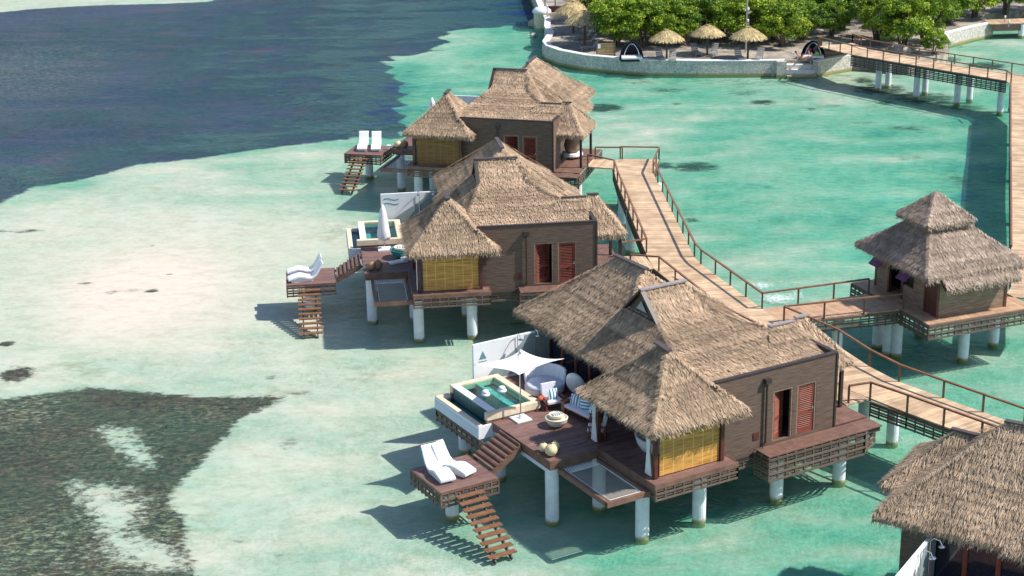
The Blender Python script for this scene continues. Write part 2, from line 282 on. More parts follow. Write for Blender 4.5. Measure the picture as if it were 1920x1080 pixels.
def bed_mat():
    m = bpy.data.materials.new('sea_bed'); m.use_nodes = True; N = m.node_tree.nodes; L = m.node_tree.links; b = N['Principled BSDF']; b.inputs['Roughness'].default_value = .95; b.inputs['Specular IOR Level'].default_value = .05
    g = N.new('ShaderNodeNewGeometry')
    def attr(n): a = N.new('ShaderNodeAttribute'); a.attribute_name = n; return a.outputs['Fac']
    def nz(s, det=6, ro=.6, st=None):
        n = N.new('ShaderNodeTexNoise'); n.inputs['Scale'].default_value = s; n.inputs['Detail'].default_value = det; n.inputs['Roughness'].default_value = ro
        if st:
            mp = N.new('ShaderNodeMapping'); mp.inputs['Scale'].default_value = st; L.new(g.outputs['Position'], mp.inputs[0]); L.new(mp.outputs[0], n.inputs[0])
        else: L.new(g.outputs['Position'], n.inputs[0])
        return n.outputs['Fac']
    def rng_(f, a, b_, c=0, d=1):
        n = N.new('ShaderNodeMapRange'); n.inputs[1].default_value = a; n.inputs[2].default_value = b_; n.inputs[3].default_value = c; n.inputs[4].default_value = d; L.new(f, n.inputs[0]); return n.outputs[0]
    def math_(op, a, b_, c=None):
        n = N.new('ShaderNodeMath'); n.operation = op
        for i, x in enumerate((a, b_, c)):
            if x is None: continue
            if isinstance(x, (int, float)): n.inputs[i].default_value = x
            else: L.new(x, n.inputs[i])
        return n.outputs[0]
    def mix(f, a, b_):
        n = N.new('ShaderNodeMix'); n.data_type = 'RGBA'; L.new(f, n.inputs['Factor'])
        for k, x in (('A', a), ('B', b_)):
            if isinstance(x, tuple): n.inputs[k].default_value = (*x, 1)
            else: L.new(x, n.inputs[k])
        return n.outputs['Result']
    sand = mix(rng_(nz(.35, 5, .6), .4, .65), (.48, .47, .385), (.41, .405, .31))
    sand = mix(rng_(nz(2.6, 10, .8, (1, 1.6, 1)), .36, .64), sand, (.54, .525, .45))
    sand = mix(attr('dry'), sand, (.61, .53, .46))
    alg = math_('MULTIPLY', rng_(nz(.75, 10, .78, (1, 1.7, 1)), .46, .62), attr('algae'))
    sand = mix(alg, sand, (.2, .19, .09))
    # hidden weed specks
    grass = mix(rng_(nz(3.6, 11, .9, (1, .6, 1)), .42, .62), (.012, .02, .06), (.06, .08, .14))
    grass = mix(rng_(nz(.14, 6, .7, (1, .9, 1)), .45, .65), grass, (.022, .034, .10))
    grass = mix(rng_(nz(.23, 4, .5), .56, .7), grass, (.06, .04, .085))
    ol = mix(rng_(nz(3.6, 12, .9, (1, .7, 1)), .46, .66), (.014, .019, .024), (.21, .18, .10))
    ol = mix(rng_(nz(.3, 5, .65), .45, .68), ol, (.085, .05, .045))
    ol = mix(rng_(nz(1.3, 6, .7, (1, 1.6, 1)), .45, .6), ol, (.035, .042, .03))
    grass = mix(attr('olive'), grass, ol)
    thin = math_('MULTIPLY', rng_(nz(2.6, 10, .85, (1, 1.8, 1)), .5, .62), attr('thin'))
    grass = mix(thin, grass, (.4, .37, .25))
    e = math_('MULTIPLY_ADD', math_('SUBTRACT', nz(1.6, 11, .85, (1, 1.5, 1)), .5), 2.6, attr('grass'))
    col = mix(rng_(e, -.12, .14), sand, grass)
    wd = math_('MULTIPLY', attr('weed'), math_('MULTIPLY_ADD', nz(1.1, 10, .8, (1, 2, 1)), 3.2, -.75))
    wf = N.new('ShaderNodeMath'); wf.operation = 'MULTIPLY'; wf.inputs[1].default_value = .95; L.new(rng_(wd, .3, .62), wf.inputs[0])
    col = mix(wf.outputs[0], col, (.035, .045, .035))
    L.new(col, b.inputs['Base Color'])
    bp = N.new('ShaderNodeBump'); bp.inputs['Strength'].default_value = .35; bp.inputs['Distance'].default_value = .06; L.new(nz(1.8, 8, .7), bp.inputs['Height']); L.new(bp.outputs[0], b.inputs['Normal'])
    return m
# ---------------------------------------------------------------- sea and sea bed
def axis(lo, hi, step, far):
    a = list(np.arange(lo, hi + .01, step)); s = step; x = a[-1]
    while x < far: s *= 1.5; x += s; a.append(x)
    s = step; x = a[0]; pre = []
    while x > -far: s *= 1.5; x -= s; pre.append(x)
    return np.array(pre[::-1] + a)
def build_sea():
    X, Y = np.meshgrid(axis(-58, 58, .32, 900), axis(48, 195, .32, 1400)); nx, ny = X.shape[1], X.shape[0]
    P = np.stack([X.ravel(), Y.ravel()], -1)
    def poly(px): return np.array([W(*q) for q in px])
    def sdf(pl):                                    # positive inside, metres
        a = pl; b = np.roll(pl, -1, 0); best = np.full(len(P), 1e9); ins = np.zeros(len(P), bool)
        for (ax, ay), (bx, by) in zip(a, b):
            d = np.array([bx - ax, by - ay]); t = np.clip(((P - [ax, ay]) @ d) / (d @ d + 1e-9), 0, 1)
            q = P - [ax, ay] - t[:, None] * d; best = np.minimum(best, (q ** 2).sum(-1))
            c = ((ay > P[:, 1]) != (by > P[:, 1])) & (P[:, 0] < (bx - ax) * (P[:, 1] - ay) / (by - ay + 1e-12) + ax); ins ^= c
        return np.where(ins, 1, -1) * np.sqrt(best)
    def blob(px, py, rx, ry):                         # soft ellipse: centre and radii given in photo pixels on the water plane
        cx, cy = W(px, py); ex = abs(W(px + rx, py)[0] - cx); ey = abs(W(px, py - ry)[1] - cy)
        return np.exp(-(((P[:, 0] - cx) / ex) ** 2 + ((P[:, 1] - cy) / ey) ** 2))
    deep = sdf(poly([(0, 378), (60, 347), (140, 336), (200, 323), (260, 306), (330, 300), (400, 289), (480, 276), (560, 268), (640, 258), (690, 257), (742, 250), (758, 230), (752, 200), (768, 175), (752, 150), (735, 125), (728, 104), (775, 97), (822, 92), (830, 75), (818, 64), (850, 52), (920, 47), (985, 42), (1012, 28), (1020, 0), (1060, -90), (-500, -90), (-700, 20), (-560, 420)]))
    strip = sdf(poly([(-300, 30), (0, 22), (60, 16), (120, 12), (200, 8), (300, 6), (390, 2), (420, -8), (300, -60), (-300, -60)]))
    low = sdf(poly([(-400, 700), (0, 745), (60, 738), (120, 730), (180, 724), (250, 730), (330, 738), (400, 742), (538, 741), (492, 765), (447, 785), (420, 820), (390, 845), (375, 870), (345, 895), (318, 925), (322, 945), (342, 965), (352, 1010), (362, 1080), (375, 1300), (-400, 1300)]))
    h1 = sdf(poly([(185, 800), (215, 798), (242, 803), (252, 820), (262, 835), (285, 855), (282, 872), (262, 868), (240, 848), (215, 828)]))
    h2 = sdf(poly([(135, 905), (200, 910), (240, 918), (212, 932), (262, 938), (255, 962), (235, 985), (250, 1005), (330, 1035), (345, 1062), (280, 1060), (215, 1040), (195, 985), (165, 940)]))
    grass = np.maximum(np.minimum(deep, -strip), np.minimum(low, np.minimum(-h1 * .5, -h2 * .4)))
    g0 = blob(30, 700, 60, 25)
    wob = .9 * np.sin(P[:, 0] * 1.1 + 2 * np.sin(P[:, 1] * .7)) * np.sin(P[:, 1] * .9 + P[:, 0] * .3); grass = np.where((P[:, 1] > 100) & (P[:, 0] > -12), grass + wob, grass); grass = np.maximum(grass, -1.2 + 1.6 * g0); grass = np.maximum(grass, -1 + 1.6 * blob(12, 643, 22, 8)); grass = np.clip(grass, -3, 3)
    ctl = [(250, 540, .02), (320, 470, .06), (400, 590, .06), (500, 450, .2), (600, 700, .3), (550, 900, .4), (450, 1000, .4), (100, 420, .22), (600, 300, .5), (300, 330, .4), (700, 1000, .5), (900, 1060, .65), (800, 700, .35), (1000, 1040, .7), (1200, 1060, 1.0), (1100, 900, .8), (1500, 1000, 1.35), (1350, 950, 1.3), (1650, 800, 1.1), (1620, 1000, 1.25), (1700, 900, 1.15), (1800, 700, 1.05), (1850, 600, 1.4), (1700, 640, 1.6), (1900, 720, 1.0), (700, 640, .5), (850, 620, .6), (560, 620, .35), (720, 350, .8), (1000, 600, .9), (1500, 450, 1.15), (1400, 500, .8), (1450, 520, .85), (1250, 420, 1.35), (1300, 350, 1.4), (1180, 240, .8), (1120, 350, 1.5), (1350, 250, 1.2), (1500, 250, 1.45), (1650, 330, 1.5), (1600, 400, 1.25), (1700, 250, 1.5), (1860, 350, 2.3), (1850, 250, 1.9), (1780, 200, 1.5), (1150, 190, 1.3), (1160, 285, .55), (1230, 235, .7), (1120, 250, .6), (1480, 520, .7), (1330, 470, 1.0), (1560, 440, 1.6), (1400, 420, 1.5), (1200, 300, 1.1), (1600, 300, 1.2), (1420, 300, 1.1), (920, 110, 1.2), (800, 105, .8), (860, 75, .8), (760, 175, 1.4), (850, 150, 1.4), (960, 75, 1.5), (1010, 90, 1.9), (1060, 150, 1.6), (1300, 170, 1.2), (1450, 160, .9), (1560, 160, .45), (1640, 170, .6), (1700, 200, 1.0), (1800, 110, .9), (1880, 90, .9), (300, 230, 1.2), (100, 150, .8), (60, 330, 1.0), (500, 130, 1.8), (300, 60, 1.3), (650, 150, 2.1), (600, 60, 2.1), (710, 220, 1.9), (780, 20, 2.6), (950, 10, 2.7), (400, 250, 1.5), (0, 5, .5), (250, 0, .6), (0, 600, .25), (100, 900, .45), (250, 1000, .4), (300, 780, .5), (740, 260, .9), (-200, 300, 1), (-300, 800, .5), (900, 1500, 1), (2300, 900, 1.3), (2300, 300, 2)]
    num = np.zeros(len(P)); den = np.zeros(len(P))
    for a, b, d in ctl:
        x, y = W(a, b); w_ = 1 / (((P[:, 0] - x) ** 2 + ((P[:, 1] - y) * .8) ** 2) + .8) ** 1.7; num += w_ * d; den += w_
    dep = num / den; dep = np.where(dep < 1, dep ** 1.45, dep)
    far = np.clip((np.hypot(P[:, 0], P[:, 1] - 110) - 110) / 200, 0, 1); dep = dep + far * 8
    dep = dep * (1 - .5 * np.clip((deep - 1) / 8, 0, 1)) + .9 * blob(735, 180, 45, 70) + .5 * blob(800, 170, 70, 40) + .5 * blob(960, 40, 90, 25); 
    dry = np.clip(blob(270, 545, 150, 74) * 1.7 - .25, 0, 1)
    dep = np.where(dry > .01, dep * (1 - .97 * dry), dep); dep = np.maximum(dep, .015)
    weed = np.zeros(len(P))
    for q in ((1300, 308, 55, 10, 1), (1250, 306, 25, 8, .8), (1130, 197, 45, 9, 1.1), (1297, 407, 18, 6, .8), (1430, 188, 28, 6, .9), (1520, 200, 18, 5, .6), (1480, 150, 60, 6, .6), (1400, 170, 60, 8, .55), (1250, 165, 60, 8, .6), (1200, 150, 50, 8, .5), (1620, 225, 40, 5, .5), (1560, 195, 50, 5, .5), (1700, 235, 60, 8, .6), (1480, 275, 30, 4, .4), (1650, 165, 60, 12, 1), (1730, 180, 70, 12, 1), (1800, 195, 60, 10, .7), (1620, 150, 30, 8, .8), (1850, 120, 45, 8, 1), (1780, 108, 30, 8, .7), (1270, 190, 15, 4, .6), (1660, 190, 25, 6, .7), (1500, 250, 15, 4, .4), (880, 120, 40, 9, .4), (950, 92, 25, 6, .4), (1440, 345, 25, 6, .45), (1260, 900, 60, 25, .45), (1150, 880, 60, 25, .5), (1320, 870, 30, 15, .4), (1500, 870, 40, 14, .45), (850, 620, 60, 15, .35), (960, 605, 50, 15, .5), (448, 1012, 16, 5, .7), (520, 1040, 12, 5, .7), (425, 965, 10, 4, .6), (0, 432, 20, 4, .7), (1740, 900, 40, 14, .3), (1760, 610, 50, 15, .4), (1600, 330, 60, 14, .4), (1700, 290, 70, 14, .4), (1650, 400, 60, 10, .35), (1800, 330, 50, 30, .5), (1560, 230, 80, 10, .35), (1380, 390, 60, 8, .3), (1750, 240, 80, 12, .4), (1180, 330, 30, 20, .3), (1500, 930, 120, 40, .35), (285, 544, 14, 4, 1.1), (205, 548, 22, 3, .8), (160, 530, 20, 3, .8), (250, 543, 40, 4, .6), (285, 459, 12, 3, .6), (318, 513, 8, 2, .8), (400, 650, 50, 4, .5), (770, 640, 60, 6, .4), (430, 644, 40, 3, .5), (50, 432, 40, 5, .7), (640, 430, 50, 16, .4), (610, 470, 50, 10, .3), (560, 735, 50, 5, .7), (540, 830, 30, 22, .5), (505, 706, 14, 6, .7), (20, 578, 18, 3, .6), (610, 902, 8, 3, .6), (480, 925, 12, 4, .5)):
        weed = np.maximum(weed, q[4] * blob(*q[:4]))
    algae = np.zeros(len(P))
    for q in ((1560, 145, 110, 14, 1), (1300, 150, 90, 8, 1), (1700, 190, 90, 22, .9), (1500, 185, 200, 20, .45), (1650, 130, 60, 20, 1), (1400, 150, 120, 10, .9), (1180, 142, 90, 8, .8), (700, 700, 90, 30, .5), (560, 700, 60, 20, .35), (640, 430, 60, 25, .7), (520, 735, 60, 12, .5), (550, 820, 25, 20, .5), (370, 980, 60, 40, .5), (150, 690, 100, 25, .6), (480, 640, 40, 6, .7), (1790, 85, 60, 8, .9), (1300, 1040, 50, 20, .3), (960, 1000, 60, 20, .3), (600, 560, 40, 20, .4)):
        algae = np.maximum(algae, q[4] * blob(*q[:4]))
    algae = np.maximum(algae, .24)
    thin = np.clip(1.1 * blob(30, 760, 90, 50) + 1.1 * blob(260, 1010, 130, 70) + 1.1 * blob(60, 1030, 150, 70) + .4 * blob(200, 860, 200, 100) + .35 * blob(400, 780, 100, 30) + .6 * blob(60, 130, 160, 70) + .3 * blob(50, 330, 120, 40), 0, 1)
    foam = np.clip(1.0 * blob(1455, 560, 40, 12) + .9 * blob(1430, 535, 30, 8) + .5 * blob(1500, 550, 25, 10) + .45 * blob(630, 470, 14, 14), 0, 1)
    idx = np.arange(nx * ny).reshape(ny, nx); F = np.stack([idx[:-1, :-1], idx[:-1, 1:], idx[1:, 1:], idx[1:, :-1]], -1).reshape(-1, 4)
    def mk(name, z, m, at):
        me = bpy.data.meshes.new(name); n = len(P); me.vertices.add(n); me.vertices.foreach_set('co', np.column_stack([P, z]).astype(np.float32).ravel())
        me.loops.add(F.size); me.loops.foreach_set('vertex_index', F.ravel().astype(np.int32)); me.polygons.add(len(F))
        me.polygons.foreach_set('loop_start', np.arange(0, F.size, 4, dtype=np.int32)); me.polygons.foreach_set('use_smooth', np.ones(len(F), bool)); me.update(calc_edges=True)
        for k, v in at.items():
            a = me.attributes.new(k, 'FLOAT', 'POINT'); a.data.foreach_set('value', v.astype(np.float32))
        me.materials.append(m); o = bpy.data.objects.new(name, me); COL.objects.link(o); return tag(o, kind='structure')
    mk('sea_bed', -np.minimum(dep, 3) * .14 - .03 + .0 * dry, bed_mat(), dict(olive=np.clip((88 - P[:, 1]) / 3, 0, 1), grass=grass, weed=weed, algae=algae, thin=thin, dry=dry))
    sw = mk('sea_water', np.zeros(len(P)), water_mat(), dict(depth=dep, foam=foam))
build_sea()
# ---------------------------------------------------------------- thatch
def thatch_faces(mb, poly, dens=150, L=.42, wd=.05, course=.34, lift=.04):
    "straw on a planar roof face: rows of short blades that lie down the slope"
    P = [Vector(p) for p in poly]; nr = (P[1] - P[0]).cross(P[2] - P[0])
    if nr.z < 0: nr = -nr
    area2 = nr.length; nr.normalize()
    down = Vector((nr.x, nr.y, 0)); down = (down - nr * down.dot(nr)).normalized() if down.length > 1e-4 else Vector((0, -1, 0))
    side = nr.cross(down)
    for i in range(1, len(P) - 1):
        A, B, C = P[0], P[i], P[i + 1]; ar = (B - A).cross(C - A).length / 2
        n = int(ar * dens)
        for _ in range(n):
            u, v = random.random(), random.random()
            if u + v > 1: u, v = 1 - u, 1 - v
            p = A + (B - A) * u + (C - A) * v
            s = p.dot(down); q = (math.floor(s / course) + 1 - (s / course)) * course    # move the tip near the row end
            p = p + down * min(q, .12) * random.uniform(.2, 1)
            row = math.sin(math.floor(s / course) * 12.9898) * 43758.5453; row = row - math.floor(row)
            d = (down + side * random.gauss(0, .16) + nr * random.uniform(.0, .1)).normalized()
            l = L * random.uniform(.5, 1.15); a = side * wd * random.uniform(.5, 1.2) / 2
            p0 = p + nr * random.uniform(.02, .05) - d * l * .5; p1 = p0 + d * l + nr * random.uniform(0, lift)
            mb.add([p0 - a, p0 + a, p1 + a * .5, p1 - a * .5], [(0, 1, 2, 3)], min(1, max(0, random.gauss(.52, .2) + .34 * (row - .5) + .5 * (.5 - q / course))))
def fringe(mb, p, q, out, dens=70, L=.42, wd=.045, drop=.75):
    p = Vector(p); q = Vector(q); out = Vector(out).normalized(); n = int((q - p).length * dens); e = (q - p).normalized()
    for _ in range(n):
        t = p.lerp(q, random.random()) + Vector((0, 0, random.uniform(-.2, .06))) - out * random.uniform(.0, .15)
        d = (out * random.uniform(.35, 1) - Vector((0, 0, drop * random.uniform(.4, 1.5))) + e * random.gauss(0, .22)).normalized()
        l = L * random.uniform(.4, 1.1); a = e * wd * random.uniform(.5, 1.2) / 2
        mb.add([t - a, t + a, t + d * l + a * .4, t + d * l - a * .4], [(0, 1, 2, 3)], min(1, max(0, random.gauss(.42, .28))))
def shell(mb, polys, t=.22):
    for pl in polys:
        P = [Vector(p) for p in pl]; n = len(P)
        mb.add(P, [tuple(range(n))], .3); mb.add([p - Vector((0, 0, t)) for p in P], [tuple(range(n - 1, -1, -1))], .3)
def hip_roof(x0, x1, y0, y1, ze, ra, rb, flare=.12, skip=()):
    "ra, rb: ridge ends (x, y, z); returns faces and eave edges"
    c = [(x0, y0, ze), (x1, y0, ze), (x1, y1, ze), (x0, y1, ze)]
    if abs(ra[0] - rb[0]) > abs(ra[1] - rb[1]): top = [ra, rb, rb, ra]       # ridge along x, ra left
    else: top = [ra, ra, rb, rb]                                            # ridge along y, ra front
    def lp(a, b, t, dz=0): return tuple(a[i] + (b[i] - a[i]) * t + (dz if i == 2 else 0) for i in range(3))
    mid = [lp(c[i], top[i], .45, -flare * (top[i][2] - ze) / 2) for i in range(4)]
    out = []
    for i in range(4):
        if i in skip: continue
        j = (i + 1) % 4; out.append([c[i], c[j], mid[j], mid[i]])
        if (Vector(top[i]) - Vector(top[j])).length < 1e-4: out.append([mid[i], mid[j], top[j]])
        else: out.append([mid[i], mid[j], top[j], top[i]])
    ev = [(c[i], c[(i + 1) % 4], ((0, -1, 0), (1, 0, 0), (0, 1, 0), (-1, 0, 0))[i]) for i in range(4) if i not in skip]
    return out, ev
def roof_part(name, faces, eaves, parent, dens=340, m='thatch', L=.3, wd=.03, hips=(), fd=130, thick=.22):
    core = MB(); shell(core, faces, thick)
    for a, b, o in eaves:
        A = Vector(a); B = Vector(b); z = Vector((0, 0, thick)); core.add([A - z, B - z, B, A], [(0, 1, 2, 3)], .3)
    mb = MB()
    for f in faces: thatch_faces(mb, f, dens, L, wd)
    for a, b, o in eaves: fringe(mb, a, b, o, fd, L=L * .8, wd=wd)
    for a, b in hips:                                   # rolls of straw along the hips
        A = Vector(a); B = Vector(b); e = (B - A).normalized(); s = e.cross(Vector((0, 0, 1))).normalized()
        for _ in range(int((B - A).length * 70)):
            p = A.lerp(B, random.random()) + Vector((0, 0, random.uniform(.02, .08))); sg = random.choice((-1, 1))
            d = (s * sg * random.uniform(.3, .9) + e * random.uniform(-.1, .9) - Vector((0, 0, .25))).normalized(); a_ = e * wd * .5
            mb.add([p - a_, p + a_, p + d * L * .6 + a_ * .6, p + d * L * .6 - a_ * .6], [(0, 1, 2, 3)], random.uniform(.45, .95))
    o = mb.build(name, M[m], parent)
    core.build('thatch_underlay', M['thatch_dark'], o)
    return o
class LatSet:
    "several lattice panels, each built as its own part"
    def __init__(s): s.l = []
    def new(s): s.l.append(MB()); return s.l[-1]
    def beam(s, *k): s.new().beam(*k)
    def build(s, name, m, parent): return [x.build(name, m, parent) for x in s.l]
def lattice(mb, p, q, z0, z1, rows=None, dx=.42):
    if isinstance(mb, LatSet): mb = mb.new()
    p = Vector((*p, 0)); q = Vector((*q, 0)); d = q - p; ln = d.length; d.normalize(); nrm = Vector((-d.y, d.x, 0))
    h = z1 - z0; rows = rows or max(3, round(h / .14)); st = h / rows
    for i in range(rows):
        z = z0 + st * (i + .5); k = nrm * (.02 if i % 2 else -.02)
        mb.beam(p + k + Vector((0, 0, z)), q + k + Vector((0, 0, z)), .03, st * .62)
    n = max(2, int(ln / dx))
    for i in range(n + 1):
        b = p + d * (ln * i / n)
        mb.beam(b + Vector((0, 0, z0)), b + Vector((0, 0, z1)), .05, .06)
def boards(mb, x0, x1, y0, y1, z, along='x', wd=.145, th=.05, gap=.012):
    if along == 'x':
        n = max(1, round((y1 - y0) / wd)); s = (y1 - y0) / n
        for i in range(n): mb.box(x0, x1, y0 + i * s, y0 + (i + 1) * s - gap, z - th, z)
    else:
        n = max(1, round((x1 - x0) / wd)); s = (x1 - x0) / n
        for i in range(n): mb.box(x0 + i * s, x0 + (i + 1) * s - gap, y0, y1, z - th, z)
def pile(x, y, top, parent, r=.27, bot=-1.8, m='pile'):
    return MB().tube((x, y, bot), (x, y, top), r, n=20).build('pile', M[m], parent, smooth=False)
# ---------------------------------------------------------------- the villa (front wall on y = 0, local x along it)
ZF = 2.8
def door(parent, x0, x1, z0, z1, y, ajar=0):
    w_ = x1 - x0; o = bpy.data.objects.new('door', None)
    mb = MB(); fw = .09
    mb.box(0, fw, -.025, .025, 0, z1 - z0); mb.box(w_ - fw, w_, -.025, .025, 0, z1 - z0)
    mb.box(fw, w_ - fw, -.022, .022, 0, .2); mb.box(fw, w_ - fw, -.022, .022, z1 - z0 - .12, z1 - z0); mb.box(fw, w_ - fw, -.022, .022, .78, .92)
    for a, b in ((.2, .78), (.92, z1 - z0 - .12)):
        n = int((b - a) / .075)
        for i in range(n):
            z = a + (i + .5) * (b - a) / n; mb.beam((fw, 0, z), (w_ - fw, 0, z), .05, .03, up=(0, -.6, .8))
    d = mb.build('door', M['red'], parent); d.location = (x0, y, z0); d.rotation_euler = (0, 0, ajar)
    h = MB(); h.tube((w_ - .06, -.02, 1.0), (w_ - .06, -.08, 1.0), .02, n=8); h.beam((w_ - .06, -.08, 1), (w_ - .17, -.08, 1), .02, .03); h.box(w_ - .09, w_ - .03, -.03, -.024, .93, 1.07)
    h.build('handle', M['chrome'], d)
    f = MB(); f.box(x0 - .07, x0, y - .06, y + .05, z0, z1 + .07); f.box(x1, x1 + .07, y - .06, y + .05, z0, z1 + .07); f.box(x0, x1, y - .06, y + .05, z1, z1 + .07)
    f.build('door_frame', M['wall_tan'], parent)
def villa(label):
    v = thing('stilt_villa', label, 'villa')
    # --- walls
    a = MB(); T = .14; zt = 5.9; zb = 2.45
    D1 = (-3.11, -2.27); D2 = (-1.91, -1.08); dt = 4.89
    for x0, x1, z0, z1 in ((-6.0, D1[0] - .07, zb, zt), (D1[1] + .07, D2[0] - .07, zb, zt), (D2[1] + .07, 0, zb, zt), (D1[0] - .07, D1[1] + .07, dt + .07, zt), (D2[0] - .07, D2[1] + .07, dt + .07, zt), (D1[0] - .07, D1[1] + .07, zb, ZF), (D2[0] - .07, D2[1] + .07, zb, ZF)):
        a.box(x0, x1, 0, T, z0, z1, .5)
    a.build('front_wall', M['wall'], v)
    a = MB(); a.box(-T, 0, T, 1.7, zb, zt - .003); a.hexa([(-T, 1.7, zb), (0, 1.7, zb), (0, 1.9, zb), (-T, 1.9, zb)], [(-T, 1.7, zt - .003), (0, 1.7, zt - .003), (0, 1.9, zt - .2), (-T, 1.9, zt - .2)])
    a.box(-1.1, -T, 1.76, 1.9, zb, 5.6); a.box(-1.1, -.96, 1.9, 12.7, zb, 5.3); a.box(-6.4, -1.1, 12.56, 12.7, zb, 5.3)
    a.box(-6.0, -5.86, T, 4.3, zb, 5.5); a.box(-6.4, -6.0, 4.16, 4.3, zb, 5.2); a.box(-6.4, -6.26, 4.3, 5.0, zb, 5.2)
    a.box(-6.4, -6.26, 11.6, 12.56, zb, 5.2)
    a.build('side_wall', M['wall'], v)
    c = MB(); c.box(-6.02, .02, -.03, .16, zt, zt + .06); c.box(-.16, .03, .16, 1.72, zt, zt + .06); c.box(-.05, .04, -.035, -.0, zb, zt); c.box(-6.0, 0, -.02, 0, zb - .1, zb + .02)
    c.build('parapet_cap', M['trim'], v)
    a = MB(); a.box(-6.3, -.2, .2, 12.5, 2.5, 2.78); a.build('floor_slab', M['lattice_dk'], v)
    a = MB(); a.box(-1.0, -.97, 1.95, 12, ZF, 2.81)
    # dark room lining behind the open door
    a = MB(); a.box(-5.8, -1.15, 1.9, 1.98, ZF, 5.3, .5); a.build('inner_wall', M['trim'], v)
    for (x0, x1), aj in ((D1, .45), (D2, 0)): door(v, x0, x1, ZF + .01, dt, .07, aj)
    # --- sliding glass doors of the living room, left side
    y = 5.0
    for i in range(6):
        y0 = 5.0 + i * 1.1
        g = MB(); g.box(-6.36, -6.33, y0 + .08, y0 + 1.02, ZF + .1, 5.0); o = g.build('glass_door', M['glass'], v)
        f = MB(); f.box(-6.42, -6.28, y0, y0 + .08, ZF, 5.1); f.box(-6.42, -6.28, y0 + 1.02, y0 + 1.1, ZF, 5.1); f.box(-6.42, -6.28, y0 + .08, y0 + 1.02, ZF, ZF + .1); f.box(-6.42, -6.28, y0 + .08, y0 + 1.02, 5.0, 5.1)
        f.build('frame', M['red'], o)
    # --- thatched roofs
    prof = [(.3, 5.67), (1.2, 5.9), (2.6, 6.22), (3.8, 6.47), (4.78, 6.78), (5.3, 7.22), (5.91, 7.77)]
    def xl(z): return -5.37 - (6.78 - z) / .88 if z < 6.78 else -5.37
    def xr(y_, z): return -.18 if y_ <= 2.6 else (-1.35 - (y_ - 2.6) * (1.91 / 3.31))
    F = []
    for (ya, za), (yb, zb_) in zip(prof, prof[1:]):
        F.append([(xl(za), ya, za), (xr(ya, za), ya, za), (xr(yb, zb_), yb, zb_), (xl(zb_), yb, zb_)])
    main = list(F)
    main.append([(xl(5), .4, 5), (xl(5.67), .3, 5.67), (-5.37, 4.78, 6.78), (-5.37, 7.04, 6.78), (xl(5), 9.1, 5)][::-1])         # left hip under the gablet
    main += [[(-3.26, 5.91, 7.77), (-5.37, 5.91, 7.77), (-5.37, 7.04, 6.78), (-3.26, 7.04, 6.78)], [(-3.26, 7.04, 6.78), (-5.37, 7.04, 6.78), (-7.33, 9.1, 5), (.45, 9.1, 5)]]
    for (ya, za), (yb, zb_) in zip(prof[2:], prof[3:]): main.append([(xr(ya + .001, za), ya, za), (.45, ya, 5.06), (.45, yb, 5.06), (xr(yb, zb_), yb, zb_)])
    main += [[(-3.26, 5.91, 7.77), (.45, 5.91, 5.06), (.45, 9.0, 5.06), (-3.26, 6.9, 7.77)]]
    ev = [((xl(5), .4, 5), (xl(5), 9.1, 5), (-1, 0, 0)), ((.45, 2.4, 5.1), (.45, 9, 5), (1, 0, 0))]
    r = roof_part('main_roof', main, ev, v, hips=[((-5.37, 4.78, 6.78), (-6.66, .2, 5.64)), ((-3.26, 5.91, 7.77), (-1.35, 2.9, 6.45)), ((-5.37, 7.04, 6.78), (-7.33, 9.1, 5.02))])
    a = MB(); a.beam((-5.5, 5.91, 7.86), (-3.2, 5.91, 7.86), .22, .07); a.build('ridge_cap', M['ridge_pale'] if False else M['ridge'], v)
    g = MB(); g.add([(-5.3, 4.9, 6.72), (-5.3, 6.92, 6.72), (-5.3, 5.91, 7.72), (-5.36, 4.9, 6.72), (-5.36, 6.92, 6.72), (-5.36, 5.91, 7.72)], [(0, 1, 2), (5, 4, 3), (0, 3, 4, 1), (1, 4, 5, 2), (2, 5, 3, 0)])
    for s in (-1, 1): g.beam((-5.43, 5.91 + s * 1.2, 6.72), (-5.43, 5.91, 7.86), .18, .07, up=(1, 0, 0)) if False else g.beam((-5.42, 5.91 + s * 1.22, 6.71), (-5.42, 5.91, 7.84), .2, .08)
    g.beam((-5.42, 4.8, 6.74), (-5.42, 7.02, 6.74), .14, .08)
    g = g.build('gablet', M['trim'], v)
    a = MB(); a.add([(-5.39, 5.55, 6.95), (-5.39, 6.27, 6.95), (-5.39, 5.91, 7.36), (-5.42, 5.55, 6.95), (-5.42, 6.27, 6.95), (-5.42, 5.91, 7.36)], [(0, 1, 2), (5, 4, 3), (0, 3, 4, 1), (1, 4, 5, 2), (2, 5, 3, 0)]); a.build('window', M['pane'], g)
    fs, ev = hip_roof(-7.05, -.45, 5.0, 13.5, 4.98, (-3.75, 8.3, 7.76), (-3.8, 10.2, 7.76))
    for e in ev: pass
    roof_part('rear_roof', fs, [e for e in ev if e[2] != (0, -1, 0)], v, hips=[((-3.75, 8.3, 7.78), (-1.9, 6.4, 6.3)), ((-3.8, 10.2, 7.78), (-7.05, 13.5, 5)), ((-3.75, 8.3, 7.78), (-5.6, 6.4, 6.3)), ((-3.8, 10.2, 7.78), (-.45, 13.5, 5))])
    a = MB(); a.beam((-3.75, 7.95, 7.86), (-3.8, 10.3, 7.86), .22, .07); a.build('ridge_cap', M['ridge'], v)
    fs, ev = hip_roof(-9.55, -5.05, -.92, 4.3, 4.97, (-7.33, 1.38, 7.06), (-7.33, 1.98, 7.06), flare=.18)
    roof_part('pavilion_roof', fs, ev, v, hips=[((-7.33, 1.38, 7.08), (-9.5, -.9, 4.99)), ((-7.33, 1.38, 7.08), (-5.1, -.9, 4.99)), ((-7.33, 1.98, 7.08), (-9.5, 4.25, 4.99))])
